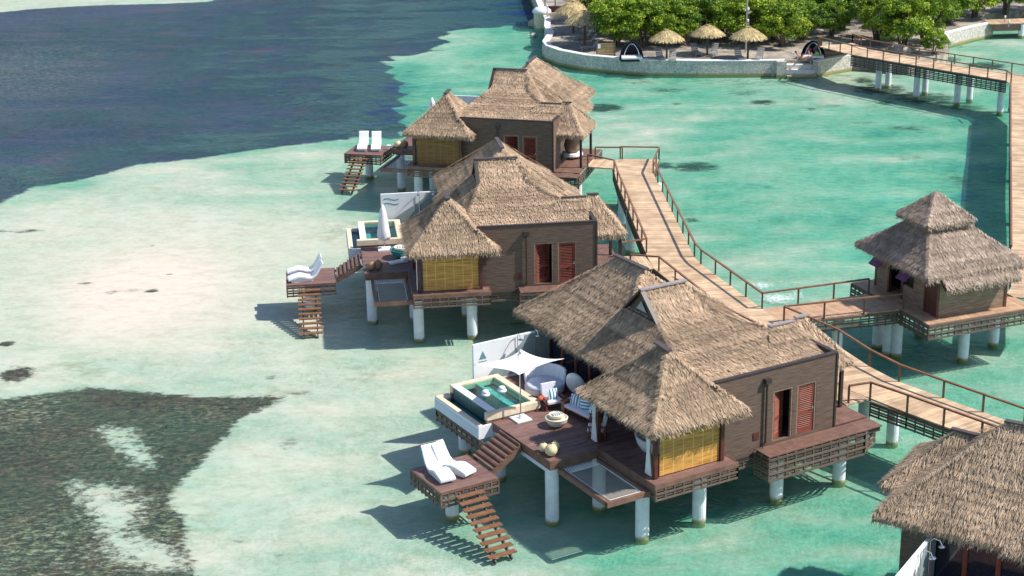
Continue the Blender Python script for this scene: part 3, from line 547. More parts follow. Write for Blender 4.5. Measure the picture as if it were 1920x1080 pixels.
    a = MB(); a.beam((-7.33, 1.2, 7.13), (-7.33, 2.1, 7.2), .24, .08); a.build('ridge_cap', M['ridge'], v)
    fs, ev = hip_roof(-1.05, 1.66, .9, 4.5, 4.93, (.05, 2.65, 6.5), (.42, 2.65, 6.5))
    fs += [[(-2.1, 1.7, 6.03), (-.06, 1.7, 6.08), (-.06, 2.62, 6.42), (-1.4, 2.62, 6.42)], [(-1.4, 2.62, 6.42), (-.06, 2.62, 6.42), (-.06, 3.6, 5.6), (-1.4, 3.6, 5.6)], [(-1.4, 2.62, 6.42), (-1.9, 2.6, 6.2), (-2.3, 1.75, 6.0)]]
    roof_part('porch_roof', fs, [e for e in ev if e[2] != (-1, 0, 0)], v, hips=[((.42, 2.65, 6.52), (1.66, .9, 4.95)), ((.05, 2.65, 6.52), (-.3, 1.9, 6.05)), ((.42, 2.65, 6.52), (1.66, 4.5, 4.95))])
    a = MB(); a.beam((-1.4, 2.62, 6.5), (-.1, 2.62, 6.5), .18, .06); a.beam((-.05, 2.65, 6.6), (.55, 2.65, 6.6), .2, .07); a.build('ridge_cap', M['ridge'], v)
    # --- pavilion: posts, blind, lining
    for x, y_ in ((-9.0, -.35), (-5.92, -.35), (-9.0, 3.6)): MB().box(x - .08, x + .08, y_ - .08, y_ + .08, ZF, 5.15).build('post', M['frame'], v)
    a = MB(); a.box(-9.0, -5.9, -.4, -.3, 4.82, 4.96); a.box(-9.05, -8.95, -.3, 3.6, 4.82, 4.96); a.build('beam', M['frame'], v)
    a = MB()
    for i in range(44):
        z = 2.86 + i * .045; a.box(-8.8, -6.03, -.345, -.33 + .006 * (i % 2), z, z + .04)
    a.build('bamboo_blind', M['blind'], v)
    # --- decks
    a = MB(); boards(a, -9.31, -5.5, -.84, 4.1, 2.81, 'x'); boards(a, -11.55, -6.42, 4.1, 7.58, ZF, 'x'); boards(a, -11.55, -9.31, 3.05, 4.1, ZF, 'x'); boards(a, -9.22, -6.42, 7.6, 11.45, ZF, 'x')
    a.build('deck', M['deck'], v)
    a = MB(); a.box(-11.6, -11.555, 3.0, 7.55, 2.45, 2.82); a.box(-11.555, -9.33, 3.0, 3.045, 2.45, 2.82); a.build('fascia', M['deck_edge'], v); a = MB(); a.box(-9.35, -9.312, -.87, 3.0, 2.5, 2.83); a.box(-9.312, -5.5, -.87, -.842, 2.62, 2.83); a.box(-5.498, -5.46, -.87, -.03, 2.62, 2.83)
    a.build('fascia', M['deck_edge'], v)
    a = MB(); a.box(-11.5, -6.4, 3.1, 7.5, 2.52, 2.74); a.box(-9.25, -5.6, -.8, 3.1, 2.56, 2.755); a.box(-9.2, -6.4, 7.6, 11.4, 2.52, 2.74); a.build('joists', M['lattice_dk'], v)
    a = MB(); a.beam((-11.45, 3.42, 2.35), (-11.45, 11, 2.35), .22, .2); a.beam((-9.05, .3, 2.35), (-9.05, 12, 2.35), .3, .3); a.beam((-6.3, .3, 2.3), (-6.3, 12.2, 2.3), .3, .3); a.beam((-2.5, .3, 2.3), (-2.5, 12.2, 2.3), .3, .3); a.build('beam', M['bluewhite'], v)
    # front terrace outside the two doors, and porch floor
    a = MB(); boards(a, -4.0, .8, -.92, -.02, 2.7, 'x'); boards(a, .03, 1.72, 0, 6.0, 2.76, 'y'); a.box(.8, 1.75, -.92, -.02, 2.655, 2.7, .5); a.build('terrace', M['deck_edge'], v)
    L_ = LatSet(); lattice(L_, (-4.03, -.94), (.82, -.94), 1.6, 2.64); lattice(L_, (-4.03, -.9), (-4.03, -.05), 1.6, 2.64); lattice(L_, (.82, -.94), (1.75, -.5), 1.7, 2.64); lattice(L_, (1.75, -.4), (1.75, 6), 2.0, 2.7)
    lattice(L_, (-9.31, -.86), (-5.5, -.86), 2.13, 2.62); lattice(L_, (-5.5, -.86), (-5.5, -.02), 2.13, 2.62); lattice(L_, (-5.5, .03), (-4.05, .03), 1.95, 2.4); lattice(L_, (-9.33, -.82), (-9.33, .1), 2.13, 2.5)
    lattice(L_, (-12.2, 6.9), (-12.2, 11.3), 1.6, 2.2); lattice(L_, (-12.2, 11.3), (-9.2, 11.45), 1.8, 2.4)
    lattice(L_, (0, .1), (0, 1.8), 1.95, 2.4)
    L_.build('lattice_skirt', M['lattice'], v)
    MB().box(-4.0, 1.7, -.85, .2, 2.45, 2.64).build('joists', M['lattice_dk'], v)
    # --- hammock net frame
    a = MB(); a.beam((-11.2, -.5, 2.38), (-11.2, 2.95, 2.38), .16, .2); a.beam((-9.43, -.5, 2.38), (-9.43, 2.95, 2.38), .16, .2); a.beam((-11.28, -.5, 2.38), (-9.36, -.5, 2.38), .16, .21); n = a.build('net_frame', M['deck_edge'], v)
    a = MB(); a.add([(-11.0, -.3, 2.4), (-9.6, -.3, 2.4), (-9.6, 2.55, 2.4), (-11.0, 2.55, 2.4), (-11.0, -.3, 2.39), (-9.6, -.3, 2.39), (-9.6, 2.55, 2.39), (-11.0, 2.55, 2.39)], [(0, 1, 2, 3), (7, 6, 5, 4)]); a.build('net', M['net'], n)
    a = MB()
    for i in range(12):
        x = -11.05 + 1.45 * i / 12; a.tube((x, 2.5, 2.41), (x + .06, 2.95, 2.43), .014, n=5); a.tube((x + .06, 2.95, 2.43), (x + .12, 2.5, 2.41), .014, n=5)
    a.tube((-11.0, -.3, 2.41), (-9.6, -.3, 2.41), .02, n=6); a.tube((-9.6, -.3, 2.41), (-9.6, 2.55, 2.41), .015, n=6); a.tube((-11.0, -.3, 2.41), (-11.0, 2.55, 2.41), .015, n=6); a.tube((-9.6, 2.55, 2.41), (-11, 2.55, 2.41), .015, n=6)
    a.build('rope', M['fabric'], n)
    # --- plunge pool
    a = MB(); X0, X1, Y0, Y1 = -11.6, -9.25, 7.6, 11.2
    a.box(X0 + .06, X0 + .3, Y0 + .2, Y1, 2.2, 3.16); p = a.build('plunge_pool', M['tile'], v)
    a = MB(); a.box(X0, X0 + .34, Y0 + .24, Y1 - .24, 3.16, 3.2); a.build('rim', M['wall_w'], p)
    a = MB(); a.box(X0 - .2, X1, Y0, Y0 + .24, 2.86, 3.2); a.box(X1 - .34, X1, Y0 + .24, Y1 - .24, 2.86, 3.2); a.box(X0, X1, Y1 - .24, Y1, 2.86, 3.2); a.build('coping', M['cream'], p, bevel=.03)
    a = MB(); a.box(X0 - .2, X1 - .03, Y0 + .02, Y0 + .2, 2.3, 2.86); a.box(X1 - .3, X1 - .02, Y0 + .2, Y1 - .2, 2.3, 2.86); a.box(X0, X1 - .03, Y1 - .2, Y1 - .02, 2.2, 2.86); a.build('tank_wall', M['deck_edge'], p)
    a = MB(); a.box(X0 + .3, X1 - .3, Y0 + .2, Y1 - .2, 2.3, 2.5); a.box(X0 + 1.15, X0 + 1.28, Y0 + .24, Y1 - .24, 2.5, 3.06); a.box(X0 + 1.28, X1 - .34, Y0 + .24, Y1 - .24, 2.5, 2.8); a.build('pool_floor', M['tile_l'], p)
    a = MB(); a.add([(X0 + .3, Y0 + .22, 3.1), (X1 - .3, Y0 + .22, 3.1), (X1 - .3, Y1 - .22, 3.1), (X0 + .3, Y1 - .22, 3.1)], [(0, 1, 2, 3)]); a.build('pool_water', M['pool'], p)
    a = MB(); a.box(-12.25, -12.0, 7.5, 11.35, 2.2, 2.74); a.box(-12.0, X0, 11.15, 11.35, 2.2, 2.74); a.box(-12.0, X0 + .02, 7.5, 7.62, 2.2, 2.74); a.build('lower_basin', M['wall_w'], p)
    a = MB(); a.box(-12.24, -12.02, 7.52, 11.33, 2.743, 2.77); a.box(-12.02, X0, 11.17, 11.33, 2.743, 2.77); a.build('basin_coping', M['cream'], p)
    a = MB(); a.add([(-12.01, 7.6, 2.6), (X0 + .06, 7.6, 2.6), (X0 + .06, 11.2, 2.6), (-12.01, 11.2, 2.6)], [(0, 1, 2, 3)]); a.build('basin_water', M['pool'], p)
    a = MB(); a.box(-12.02, X0 + .05, 7.6, 11.2, 2.2, 2.3); a.build('basin_floor', M['tile'], p)
    a = MB(); a.box(-12.27, -12.252, 7.5, 11.35, 2.22, 2.6); a.build('outer_beam', M['bluewhite'], p)
    # --- shower screen wall
    a = MB(); ys = 11.5; a.hexa([(-10.25, ys, 2.7), (-6.45, ys, 2.7), (-6.45, ys + .12, 2.7), (-10.25, ys + .12, 2.7)], [(-10.25, ys, 4.6), (-6.45, ys, 4.62), (-6.45, ys + .12, 4.62), (-10.25, ys + .12, 4.6)]); s = a.build('screen_wall', M['wall_w'], v)
    pts = []
    for i in range(17):
        t = i / 16; z = 2.9 + 1.66 * t; x = -9.6 + 1.9 * (t * t * (3 - 2 * t)); pts.append((x, z))
    a = MB()
    for (xa, za), (xb, zb2) in zip(pts, pts[1:]):
        a.hexa([(xa, ys - .02, za), (-6.46, ys - .02, za), (-6.46, ys - .003, za), (xa, ys - .003, za)], [(xb, ys - .02, zb2), (-6.46, ys - .02, zb2), (-6.46, ys - .003, zb2), (xb, ys - .003, zb2)])
    a.build('wave_panel', M['wall_g'], s)
    for x in (-7.2, -8.1):
        a = MB()
        a.tube((x, ys - .06, 3.3), (x, ys - .06, 4.62), .018, n=8)
        q = [(x, ys - .06, 4.62), (x - .05, ys - .2, 4.78), (x - .08, ys - .4, 4.76), (x - .1, ys - .48, 4.64)]
        for b_, c_ in zip(q, q[1:]): a.tube(b_, c_, .018, n=8)
        a.lathe([(.03, .04), (.12, 0), (.12, -.02)], x - .1, ys - .48, 4.6, n=12)
        a.build('shower', M['chrome'], s)
    # --- downspout
    a = MB(); a.box(-3.7, -3.44, -.2, -.0, 5.42, 5.62); a.tube((-3.57, -.09, 2.9), (-3.57, -.09, 5.42), .045, n=10); a.tube((-3.57, -.09, 2.9), (-3.75, -.09, 2.72), .045, n=10); a.tube((-3.75, -.09, 2.72), (-4.15, -.09, 2.6), .045, n=10); a.build('downspout', M['trim'], v)
    MB().box(-4.12, -3.84, -.03, 0, 3.1, 3.4).build('vent', M['frame'], v)
    # --- stairs to the lounge platform, platform, stairs to the water
    a = MB()
    for i in range(6):
        t = i / 6; x = -11.75 - i * .215; z = 2.7 - i * .13; a.box(x - .17, x + .05, 5.1, 6.7, z - .06, z)
        a.box(x + .0, x + .045, 5.1, 6.7, z - .0, z + .11)
    for y_ in (5.14, 6.66): a.beam((-11.65, y_, 2.58), (-13.0, y_, 1.8), .07, .24)
    a.build('upper_stairs', M['deck_edge'], v)
    a = MB(); boards(a, -15.61, -13.1, 4.47, 7.03, 1.93, 'x'); lp = a.build('lounge_platform', M['deck'], v)
    a = MB(); a.box(-15.63, -13.08, 4.44, 4.468, 1.82, 1.94); a.box(-15.64, -15.612, 4.44, 7.05, 1.82, 1.94); a.box(-13.098, -13.06, 4.44, 7.05, 1.82, 1.94); a.build('fascia', M['deck_edge'], lp)
    a = LatSet(); lattice(a, (-15.62, 4.46), (-13.08, 4.46), 1.25, 1.82, 4, .3); lattice(a, (-15.62, 4.5), (-15.62, 7.03), 1.25, 1.82, 4, .3); lattice(a, (-13.08, 4.5), (-13.08, 7.03), 1.25, 1.82, 4, .3); a.build('lattice_skirt', M['lattice'], lp)
    a = MB()
    for i in range(10):
        y_ = 4.2 - i * .27; z = 1.72 - i * .165; a.box(-15.08, -13.9, y_ - .13, y_ + .13, z - .05, z)
    st = a.build('water_stairs', M['rail'], v)
    a = MB()
    for x in (-14.85, -14.15): a.beam((x, 4.45, 1.72), (x, 1.62, -.02), .06, .16)
    a.build('stringer', M['trim'], st)
    for x, y_ in ((-11.27, 3.42), (-9.05, .4), (-6.33, .44), (-2.55, .36), (-9.05, 3.46), (-11.05, 8.0), (-11.0, 12.0 - .9), (-6.3, 3.6), (-6.3, 8), (-6.3, 12.1), (-2.5, 3.7), (-2.5, 8), (-2.5, 12.1), (.66, 3.8), (.66, .3), (-8.9, 8)):
        pile(x, y_, 2.42, v)
    pile(-14.43, 5.87, 1.8, v)
    return v
def place(o, P): o.location = (P[0], P[1], 0); o.rotation_euler = (0, 0, P[2])
P1 = (12.9136, 62.9047, .52042); P2 = (4.2865, 81.2963, .12032); P3 = (2.6933, 102.434, -.27644); P5 = (26.9776, 49.2411, 1.0007)
def G(P, x, y, z=0): c, s = math.cos(P[2]), math.sin(P[2]); return (P[0] + x * c - y * s, P[1] + x * s + y * c, z)
GV = 'thatched villas standing over the lagoon'
v1 = villa('large thatched villa in the foreground with open white parasol on its deck'); place(v1, P1); v1['group'] = GV
v2 = dup(v1, (P2[0], P2[1], 0), P2[2], 'middle thatched villa with closed white parasol beside its plunge pool', GV)
v3 = dup(v1, (P3[0], P3[1], 0), P3[2], 'farthest thatched villa, at the far end of the boardwalk before the shore', GV)
v5 = dup(v1, (P5[0], P5[1], 0), P5[2], 'thatched villa cut off by the lower right corner, roof and glass doors facing', GV)
def part_of(v, name): return next(c for c in KIDS[v.name] if c.name.split('.')[0] == name)
index_kids()
# paler colour for the long ridge boards on the nearest villa
for o in list(KIDS[v1.name]):
    if o.name.startswith('ridge_cap') and abs(o.bound_box[0][0] - o.bound_box[6][0]) > 1.2:
        o.data = o.data.copy(); o.data.materials[0] = M['ridge_pale']
M['blind_shaded'] = blind_mat('shaded_bamboo_blind', .36)  # darker copy: the shade on the farthest villa's blind is put into its colour
b_ = part_of(v3, 'bamboo_blind'); b_.data = b_.data.copy(); b_.data.materials[0] = M['blind_shaded']; b_['label'] = 'brown bamboo blind with shade put into its colour'
# symbols cut into the shower walls
def symbol(P, v, kind):
    s = part_of(v, 'screen_wall'); a = MB(); y = 11.5
    if kind == 'tri':
        a.add([(-9.98, y - .012, 3.88), (-9.62, y - .012, 3.88), (-9.8, y - .012, 4.24), (-9.98, y - .003, 3.88), (-9.62, y - .003, 3.88), (-9.8, y - .003, 4.24)], [(0, 1, 2), (5, 4, 3), (0, 3, 4, 1), (1, 4, 5, 2), (2, 5, 3, 0)])
        a.box(-10.0, -9.6, y - .012, y - .003, 3.76, 3.79)
    else:
        for z0 in (4.28, 4.02):
            for i in range(12):
                t0, t1 = i / 12, (i + 1) / 12; f = lambda t: (-10.1 + .85 * t, z0 + .05 * math.sin(t * 6.28)); (xa, za), (xb, zb) = f(t0), f(t1)
                a.hexa([(xa, y - .012, za - .02), (xb, y - .012, zb - .02), (xb, y - .003, zb - .02), (xa, y - .003, za - .02)], [(xa, y - .012, za + .03), (xb, y - .012, zb + .03), (xb, y - .003, zb + .03), (xa, y - .003, za + .03)])
    a.build('symbol', M['symbol'], s)
symbol(P1, v1, 'tri'); symbol(P2, v2, 'wave'); index_kids()
# second small roof on the corner villa
fs, ev = hip_roof(-4.7, -.9, 9.8, 14.1, 4.98, (-2.85, 11.2, 6.62), (-2.75, 12.2, 6.62)); roof_part('annex_roof', fs, ev, v5)
a = MB(); a.beam((-2.87, 11.0, 6.7), (-2.73, 12.4, 6.7), .2, .07); a.build('ridge_cap', M['ridge'], v5)
# ---------------------------------------------------------------- boardwalks
def strip(mb, A, B, z=ZF, wd=.16, th=.07):
    for i in range(len(A) - 1):
        a0, a1, b0, b1 = (np.array(q, float) for q in (A[i], A[i + 1], B[i], B[i + 1]))
        ln = max(np.linalg.norm(a1 - a0), np.linalg.norm(b1 - b0)); n = max(1, round(ln / wd))
        for k in range(n):
            t0, t1 = k / n, (k + .92) / n; q = [a0 + (a1 - a0) * t0, b0 + (b1 - b0) * t0, b0 + (b1 - b0) * t1, a0 + (a1 - a0) * t1]
            zz = [z if not callable(z) else z((i + t) / (len(A) - 1)) for t in (t0, t0, t1, t1)]
            q = [(*p, h) for p, h in zip(q, zz)]
            if np.cross(np.array(q[1][:2]) - q[0][:2], np.array(q[2][:2]) - q[0][:2]) < 0: q = q[::-1]
            mb.hexa([(x, y, h - th) for x, y, h in q], q)
def railing(parent, pts, z=ZF, h=.78, sp=2.0):
    m = MB(); pts = [(p[0], p[1], p[2] if len(p) > 2 else z) for p in pts]
    for p, q in zip(pts, pts[1:]):
        m.beam((p[0], p[1], p[2] + h), (q[0], q[1], q[2] + h), .1, .07)
    o = m.build('railing', M['rail'], parent)
    for i, (p, q) in enumerate(zip(pts, pts[1:])):
        ln = math.dist(p, q); n = max(1, round(ln / sp)); last = i == len(pts) - 2
        for k in range(n + (1 if last else 0)):
            t = k / n; x, y, zz = (p[j] + (q[j] - p[j]) * t for j in range(3))
            MB().box(x - .04, x + .04, y - .04, y + .04, zz - .05, zz + h - .035).build('post', M['post'], o)
    return o
def skirt(parent, pts, z0=2.05, z1=2.68, m='lattice'):
    for p, q in zip(pts, pts[1:]):
        a = MB(); lattice(a, p, q, z0, z1); a.beam((p[0], p[1], 2.66), (q[0], q[1], 2.66), .1, .12, .2); a.build('lattice_skirt', M[m], parent)
bw = thing('boardwalk', 'pale wooden boardwalk on white piles with brown railings linking the villas', 'boardwalk', group='wooden walkways')
RR = [(9.5, 104.9), (8.85, 101.6), (8.95, 99.4), (9.62, 84.9), (9.82, 83.65), (12.0, 76.75), (12.7, 74.9), (14.7, 71.65), (15.6, 69.1), (16.5, 67.3), (17.94, 65.46), (20.43, 62.39), (27, 54.3)]
LL = [(7.05, 105.2), (6.45, 102.8), (6.5, 99.4), (7.16, 85.0), (7.35, 83.0), (9.45, 76.3), (10.2, 74.4), (12.3, 70.6), (13.2, 68.3), (14.2, 66.5), (16.1, 64.0), (18.4, 61.2), (24.6, 53.3)]
a = MB(); strip(a, LL, RR); a.build('decking', M['board'], bw)
def g2(P, x, y): return G(P, x, y)[:2]
a = MB(); strip(a, [g2(P3, 1.76, 1.5), g2(P3, 3.75, 1.42)], [g2(P3, 1.76, 3.5), g2(P3, 4.2, 3.5)], 2.79); a.build('landing', M['board'], bw); a = MB()
strip(a, [g2(P2, 1.76, 1.4), g2(P2, 3.3, 1.4)], [g2(P2, 1.76, 3.65), g2(P2, 3.2, 3.65)], 2.79); a.build('landing', M['board'], bw); a = MB()
strip(a, [g2(P1, 1.76, 1.3), g2(P1, 3.0, 1.3)], [g2(P1, 1.76, 3.2), g2(P1, 3.1, 3.2)], 2.79); a.build('landing', M['board'], bw)
UP = [(12.05, 76.7), (17.5, 78.6)]; LO = [(12.75, 74.85), (18.7, 76.35)]
a = MB(); strip(a, UP, LO, 2.792); a.build('spur', M['board_o'], bw)
i_ = lambda p, dx=0, dy=0: (p[0] + dx, p[1] + dy)
railing(bw, [RR[0], RR[1], RR[2], RR[3], RR[4], RR[5], UP[1]])
railing(bw, [LO[1], LO[0], RR[7], RR[8], RR[9], RR[10], RR[11], RR[12]], sp=2.05)
railing(bw, [g2(P3, 1.9, 3.4), g2(P3, 3.6, 3.7), LL[0], RR[0]])
railing(bw, [g2(P3, 1.85, 1.55), (6.45, 101.9), (6.5, 99.4), (7.16, 85.7), g2(P2, 1.95, 3.6)])
railing(bw, [g2(P2, 2.02, 1.5), (7.55, 82.6), LL[5], LL[6], LL[7], LL[8], g2(P1, 3.1, 3.15), g2(P1, 2.0, 3.15)])
railing(bw, [g2(P1, 1.95, 1.4), (14.87, 65.4), LL[10], LL[11], LL[12]], sp=1.95)
skirt(bw, LL[1:5]); skirt(bw, LL[4:10]); skirt(bw, [(14.9, 65.4)] + LL[10:]); skirt(bw, LO[::-1]); skirt(bw, UP); skirt(bw, [RR[0], RR[1], RR[2]]); skirt(bw, RR[6:]); skirt(bw, RR[2:6])
for x, y in ((6.95, 94.5), (6.85, 99.8), (9.0, 94.5), (9.0, 99.8), (7.3, 89), (9.2, 89), (7.6, 83.5), (9.5, 83.5), (8.6, 79.7), (10.8, 79.6), (16.34, 67.2), (15.0, 66.9), (11.0, 73.6), (12.9, 73.9), (18.4, 77.7), (18.1, 78.7), (18.9, 62.3), (20.9, 61), (8.0, 104), (7.1, 104.6), (15.6, 76.3)):
    pile(x, y, 2.62, bw, .26)
lw = thing('boardwalk', 'long pale footbridge running from the shore down the right edge of the lagoon', 'boardwalk', group='wooden walkways')
A = [(28.0, 137.0), (32.18, 132.3), (37.6, 126.2)]; B = [(29.9, 138.9), (34.1, 133.7), (39.9, 127.6)]
a = MB(); strip(a, A, B); strip(a, [(37.6, 126.2), (37.59, 124.93), (31.46, 103.2), (26.5, 85.6), (24.7, 79.3)], [(39.9, 127.6), (40.1, 124.3), (33.9, 102.5), (28.9, 84.9), (27.1, 78.6)], 2.803)
strip(a, [(28.0, 137.0), (26.0, 140.6), (27.6, 148)], [(29.9, 138.9), (29.0, 141.8), (30.8, 147)], lambda t: 2.8 - .5 * max(0, t - .5) * 5.6)
strip(a, [(24.0, 77.9), (24.7, 79.3)], [(26.4, 77.2), (27.1, 78.6)]); a.build('decking', M['board'], lw)
railing(lw, [(25.9, 140.6)] + A + [(37.59, 124.93)], sp=1.55); railing(lw, [(29.0, 141.8), (29.9, 138.9)] + B[1:] + [(41, 128.5)], sp=1.6)
railing(lw, [(26.0, 140.6, 2.8), (27.6, 148, 1.45)]); railing(lw, [(29.0, 141.8, 2.8), (30.8, 147, 1.45)])
railing(lw, [(31.46, 103.2), (26.5, 85.6)], h=.1, sp=30); railing(lw, [(37.5, 124.6), (31.5, 103.4)], h=.1, sp=30)
skirt(lw, A, 1.85, 2.66, 'lattice_dk'); skirt(lw, B, 2.0, 2.68, 'lattice_dk'); skirt(lw, [(37.55, 124.9), (31.4, 103.2), (26.46, 85.6), (24.66, 79.3)], 2.2, 2.7, 'lattice_dk')
for x, y in ((32.6, 133.3), (33.6, 134.6), (35.2, 130.7), (36.5, 131.9), (37.7, 127.5), (38.9, 128.6), (30.2, 136.4), (31.2, 137.3), (36.5, 119), (38.5, 118.4), (33.8, 109.5), (35.9, 109), (31, 99.6), (33, 99), (28.4, 90.3), (30.4, 89.8)): pile(x, y, 2.62, lw, .25)
# ---------------------------------------------------------------- small pavilion on the right
PV = (19.41, 74.17, .372)
pv = thing('spa_pavilion', 'small square pavilion with two-tier thatched roof standing on its own piles at right', 'pavilion', (PV[0], PV[1], 0), PV[2])
a = MB(); boards(a, 0, 6.0, 0, 6.6, ZF, 'y', .16); a.build('deck', M['board_o'], pv)
a = LatSet(); lattice(a, (0, -.02), (6.0, -.02), 2.0, 2.68, 5, .36); lattice(a, (-.02, .03), (-.02, 6.6), 2.0, 2.68, 5, .36); lattice(a, (6.02, 0), (6.02, 6.6), 2.0, 2.68, 5, .36); a.beam((0, -.03, 2.73), (6, -.03, 2.73), .06, .1); a.beam((-.03, 0, 2.73), (-.03, 6.6, 2.73), .06, .1); a.build('lattice_skirt', M['lattice'], pv)
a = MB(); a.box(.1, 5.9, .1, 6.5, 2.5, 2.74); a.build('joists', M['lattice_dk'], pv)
a = MB(); a.box(.95, 4.75, .62, .74, ZF, 4.75); a.box(4.63, 4.75, .74, 5.9, ZF, 4.9); a.box(.85, 4.75, 5.78, 5.9, ZF, 4.9); a.box(.85, .97, 1.65, 2.6, ZF, 4.9); a.box(.85, .97, 2.6, 3.5, ZF, 3.6); a.box(.85, .97, 4.7, 5.78, ZF, 4.9); a.build('wall', M['wall_tan'], pv)
a = MB(); a.box(.86, .93, .76, 1.6, ZF, 4.7); a.build('door', M['frame'], pv)
for x, y in ((.9, .7), (.9, 1.63), (.9, 3.5), (.9, 4.68), (4.72, .66), (.9, 5.8), (4.72, 5.8)): MB().box(x - .07, x + .07, y - .07, y + .07, ZF, 4.95).build('post', M['frame'], pv)
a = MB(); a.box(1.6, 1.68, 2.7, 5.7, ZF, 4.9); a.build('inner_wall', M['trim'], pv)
for y in (2.65, 5.0):
    a = MB()
    for k in range(3): a.box(-.0 + k * .2, .04 + k * .2, 0, .8, -.02, .02)
    a.box(0, .44, 0, .05, -.02, .02); a.box(0, .44, .75, .8, -.02, .02); a.box(.0, .44, .05, .75, -.006, .006); s = a.build('shutter', M['shutter'], pv, loc=(.38, y, 4.0)); s.rotation_euler = (0, -.75, 0)
fs, ev = hip_roof(.0, 5.7, .3, 6.5, 4.95, (2.2, 3.5, 7.25), (2.9, 3.5, 7.25), flare=.06)
fs.append([(.75, -.12, 4.5), (5.0, -.12, 4.5), (5.0, .6, 5.02), (.75, .6, 5.02)]); ev.append(((.75, -.12, 4.5), (5.0, -.12, 4.5), (0, -1, 0)))
roof_part('lower_roof', fs, ev, pv, m='thatch_grey', hips=[((2.2, 3.5, 7.2), (0, .3, 4.95)), ((2.9, 3.5, 7.2), (5.7, .3, 4.95))])
fs, ev = hip_roof(1.15, 3.75, 2.2, 4.8, 6.85, (2.4, 3.5, 8.05), (2.5, 3.5, 8.05), flare=.05)
roof_part('upper_roof', fs, ev, pv, m='thatch_grey', hips=[((2.4, 3.5, 8.05), (1.05, 2.1, 6.85)), ((2.5, 3.5, 8.05), (3.85, 2.1, 6.85))])
for x, y in ((3.2, 1.5), (6.0 - .2, 2.6), (1.1, 5.4), (.6, 3.3), (3.4, 5.4)): pile(x, y, 2.6, pv, .26)
# ---------------------------------------------------------------- shore
wallpts = [(2.6, 185), (3.2, 172), (3.75, 164), (3.6, 160), (3.9, 157), (3.25, 152.6), (3.5, 150.6), (4.57, 148.4), (6.8, 146), (9.4, 144.6), (12.2, 143.4), (16.2, 142.8), (20.2, 142.5), (23.5, 142.4)]
wall_b = [(26.1, 141.8), (27.6, 143.0), (29.5, 144.2)]
wall_c = [(39.2, 150), (40.0, 153.4), (42.6, 155.9), (45.4, 158.2)]
land = wallpts + [(23.5, 143.2), (26.1, 143.2)] + wall_b + [(31, 143.8), (34, 142.2), (36.6, 143.4), (38.4, 146.5)] + wall_c + [(45.6, 163), (50, 165.5), (75, 168), (260, 190), (300, 420), (-30, 420), (-4, 230)]
a = MB(); a.prism(land, -1.5, 1.12); tag(a.build('shore_ground', M['land']), kind='structure')
def seawall(pts, label, h=1.3, t=.42):
    n = len(pts); th = thing('seawall', label, 'sea wall'); a = MB(); c = MB()
    nm = []
    for i in range(n):
        p = Vector(pts[max(0, i - 1)]); q = Vector(pts[min(n - 1, i + 1)]); d = (q - p).normalized(); nm.append(Vector((d.y, -d.x)))
    for i in range(n - 1):
        p, q = Vector(pts[i]), Vector(pts[i + 1]); u, v = nm[i], nm[i + 1]
        o = [p + u * .12, q + v * .12, q - v * t, p - u * t]
        def up(pl, z): return [(x.x, x.y, z) for x in pl]
        a.hexa(up([p + u * .2, q + v * .2, q - v * t, p - u * t][::1], -1.2), up(o, h - .05)); o2 = [p + u * .14, q + v * .14, q - v * (t + .02), p - u * (t + .02)]; c.hexa(up(o2, h - .05), up(o2, h + .02))
    a.build('rubble_face', M['seawall'], th); c.build('coping', M['wallcap'], th); return th
# polylines run left to right, water lies on the near side
def outward(p): return p
seawall(wallpts, 'long curved rubble sea wall with white coping around the palapa beach')
seawall(wall_b, 'short rubble sea wall right of the concrete steps, beside the footbridge')
seawall(wall_c, 'pale rubble sea wall leading to the small bridge at upper right')
a = MB(); a.box(23.55, 26.05, 141.3, 141.9, -.6, .15); a.box(23.55, 26.05, 141.9, 142.5, -.6, .5); a.box(23.55, 26.05, 142.5, 143.3, -.6, .85)
tag(a.build('concrete_steps', M['concrete']), 'pale concrete steps leading down from the beach into the water', 'steps')
a = MB(); a.box(22.7, 23.52, 141.6, 142.3, -.8, 1.34); tag(a.build('stone_pier', M['seawall']), 'square rubble pier at the left side of the concrete steps', 'pier')
br = thing('boardwalk', 'small bridge of pale boards crossing the channel in the upper right corner', 'bridge', group='wooden walkways')
a = MB(); strip(a, [(44.9, 157.2), (60, 158.2)], [(44.9, 159.4), (60, 161)], 1.33); a.build('decking', M['board'], br)
a = MB(); a.beam((45.2, 157.25, .95), (60, 158.2, .95), .12, .6); a.build('side_beam', M['lattice'], br); pile(48.0, 157.6, 1.2, br, .28); pile(54.0, 158.2, 1.2, br, .28)
for k, (px, py) in enumerate(((1884, 41), (1891, 50))):
    x, y = W(px, py, 1.35); b = thing('bollard_lamp', 'white path lamp post ' + ('at the back edge of the upper right bridge' if k == 0 else 'at the front edge of the upper right bridge'), 'lamp', (x, y, 1.34))
    MB().tube((0, 0, 0), (0, 0, .42), .045, n=8).build('pole', M['pole'], b); MB().lathe([(.08, 0), (.1, .1), (.07, .2), (.02, .22)], 0, 0, .4, n=12).build('lamp_head', M['white'], b)
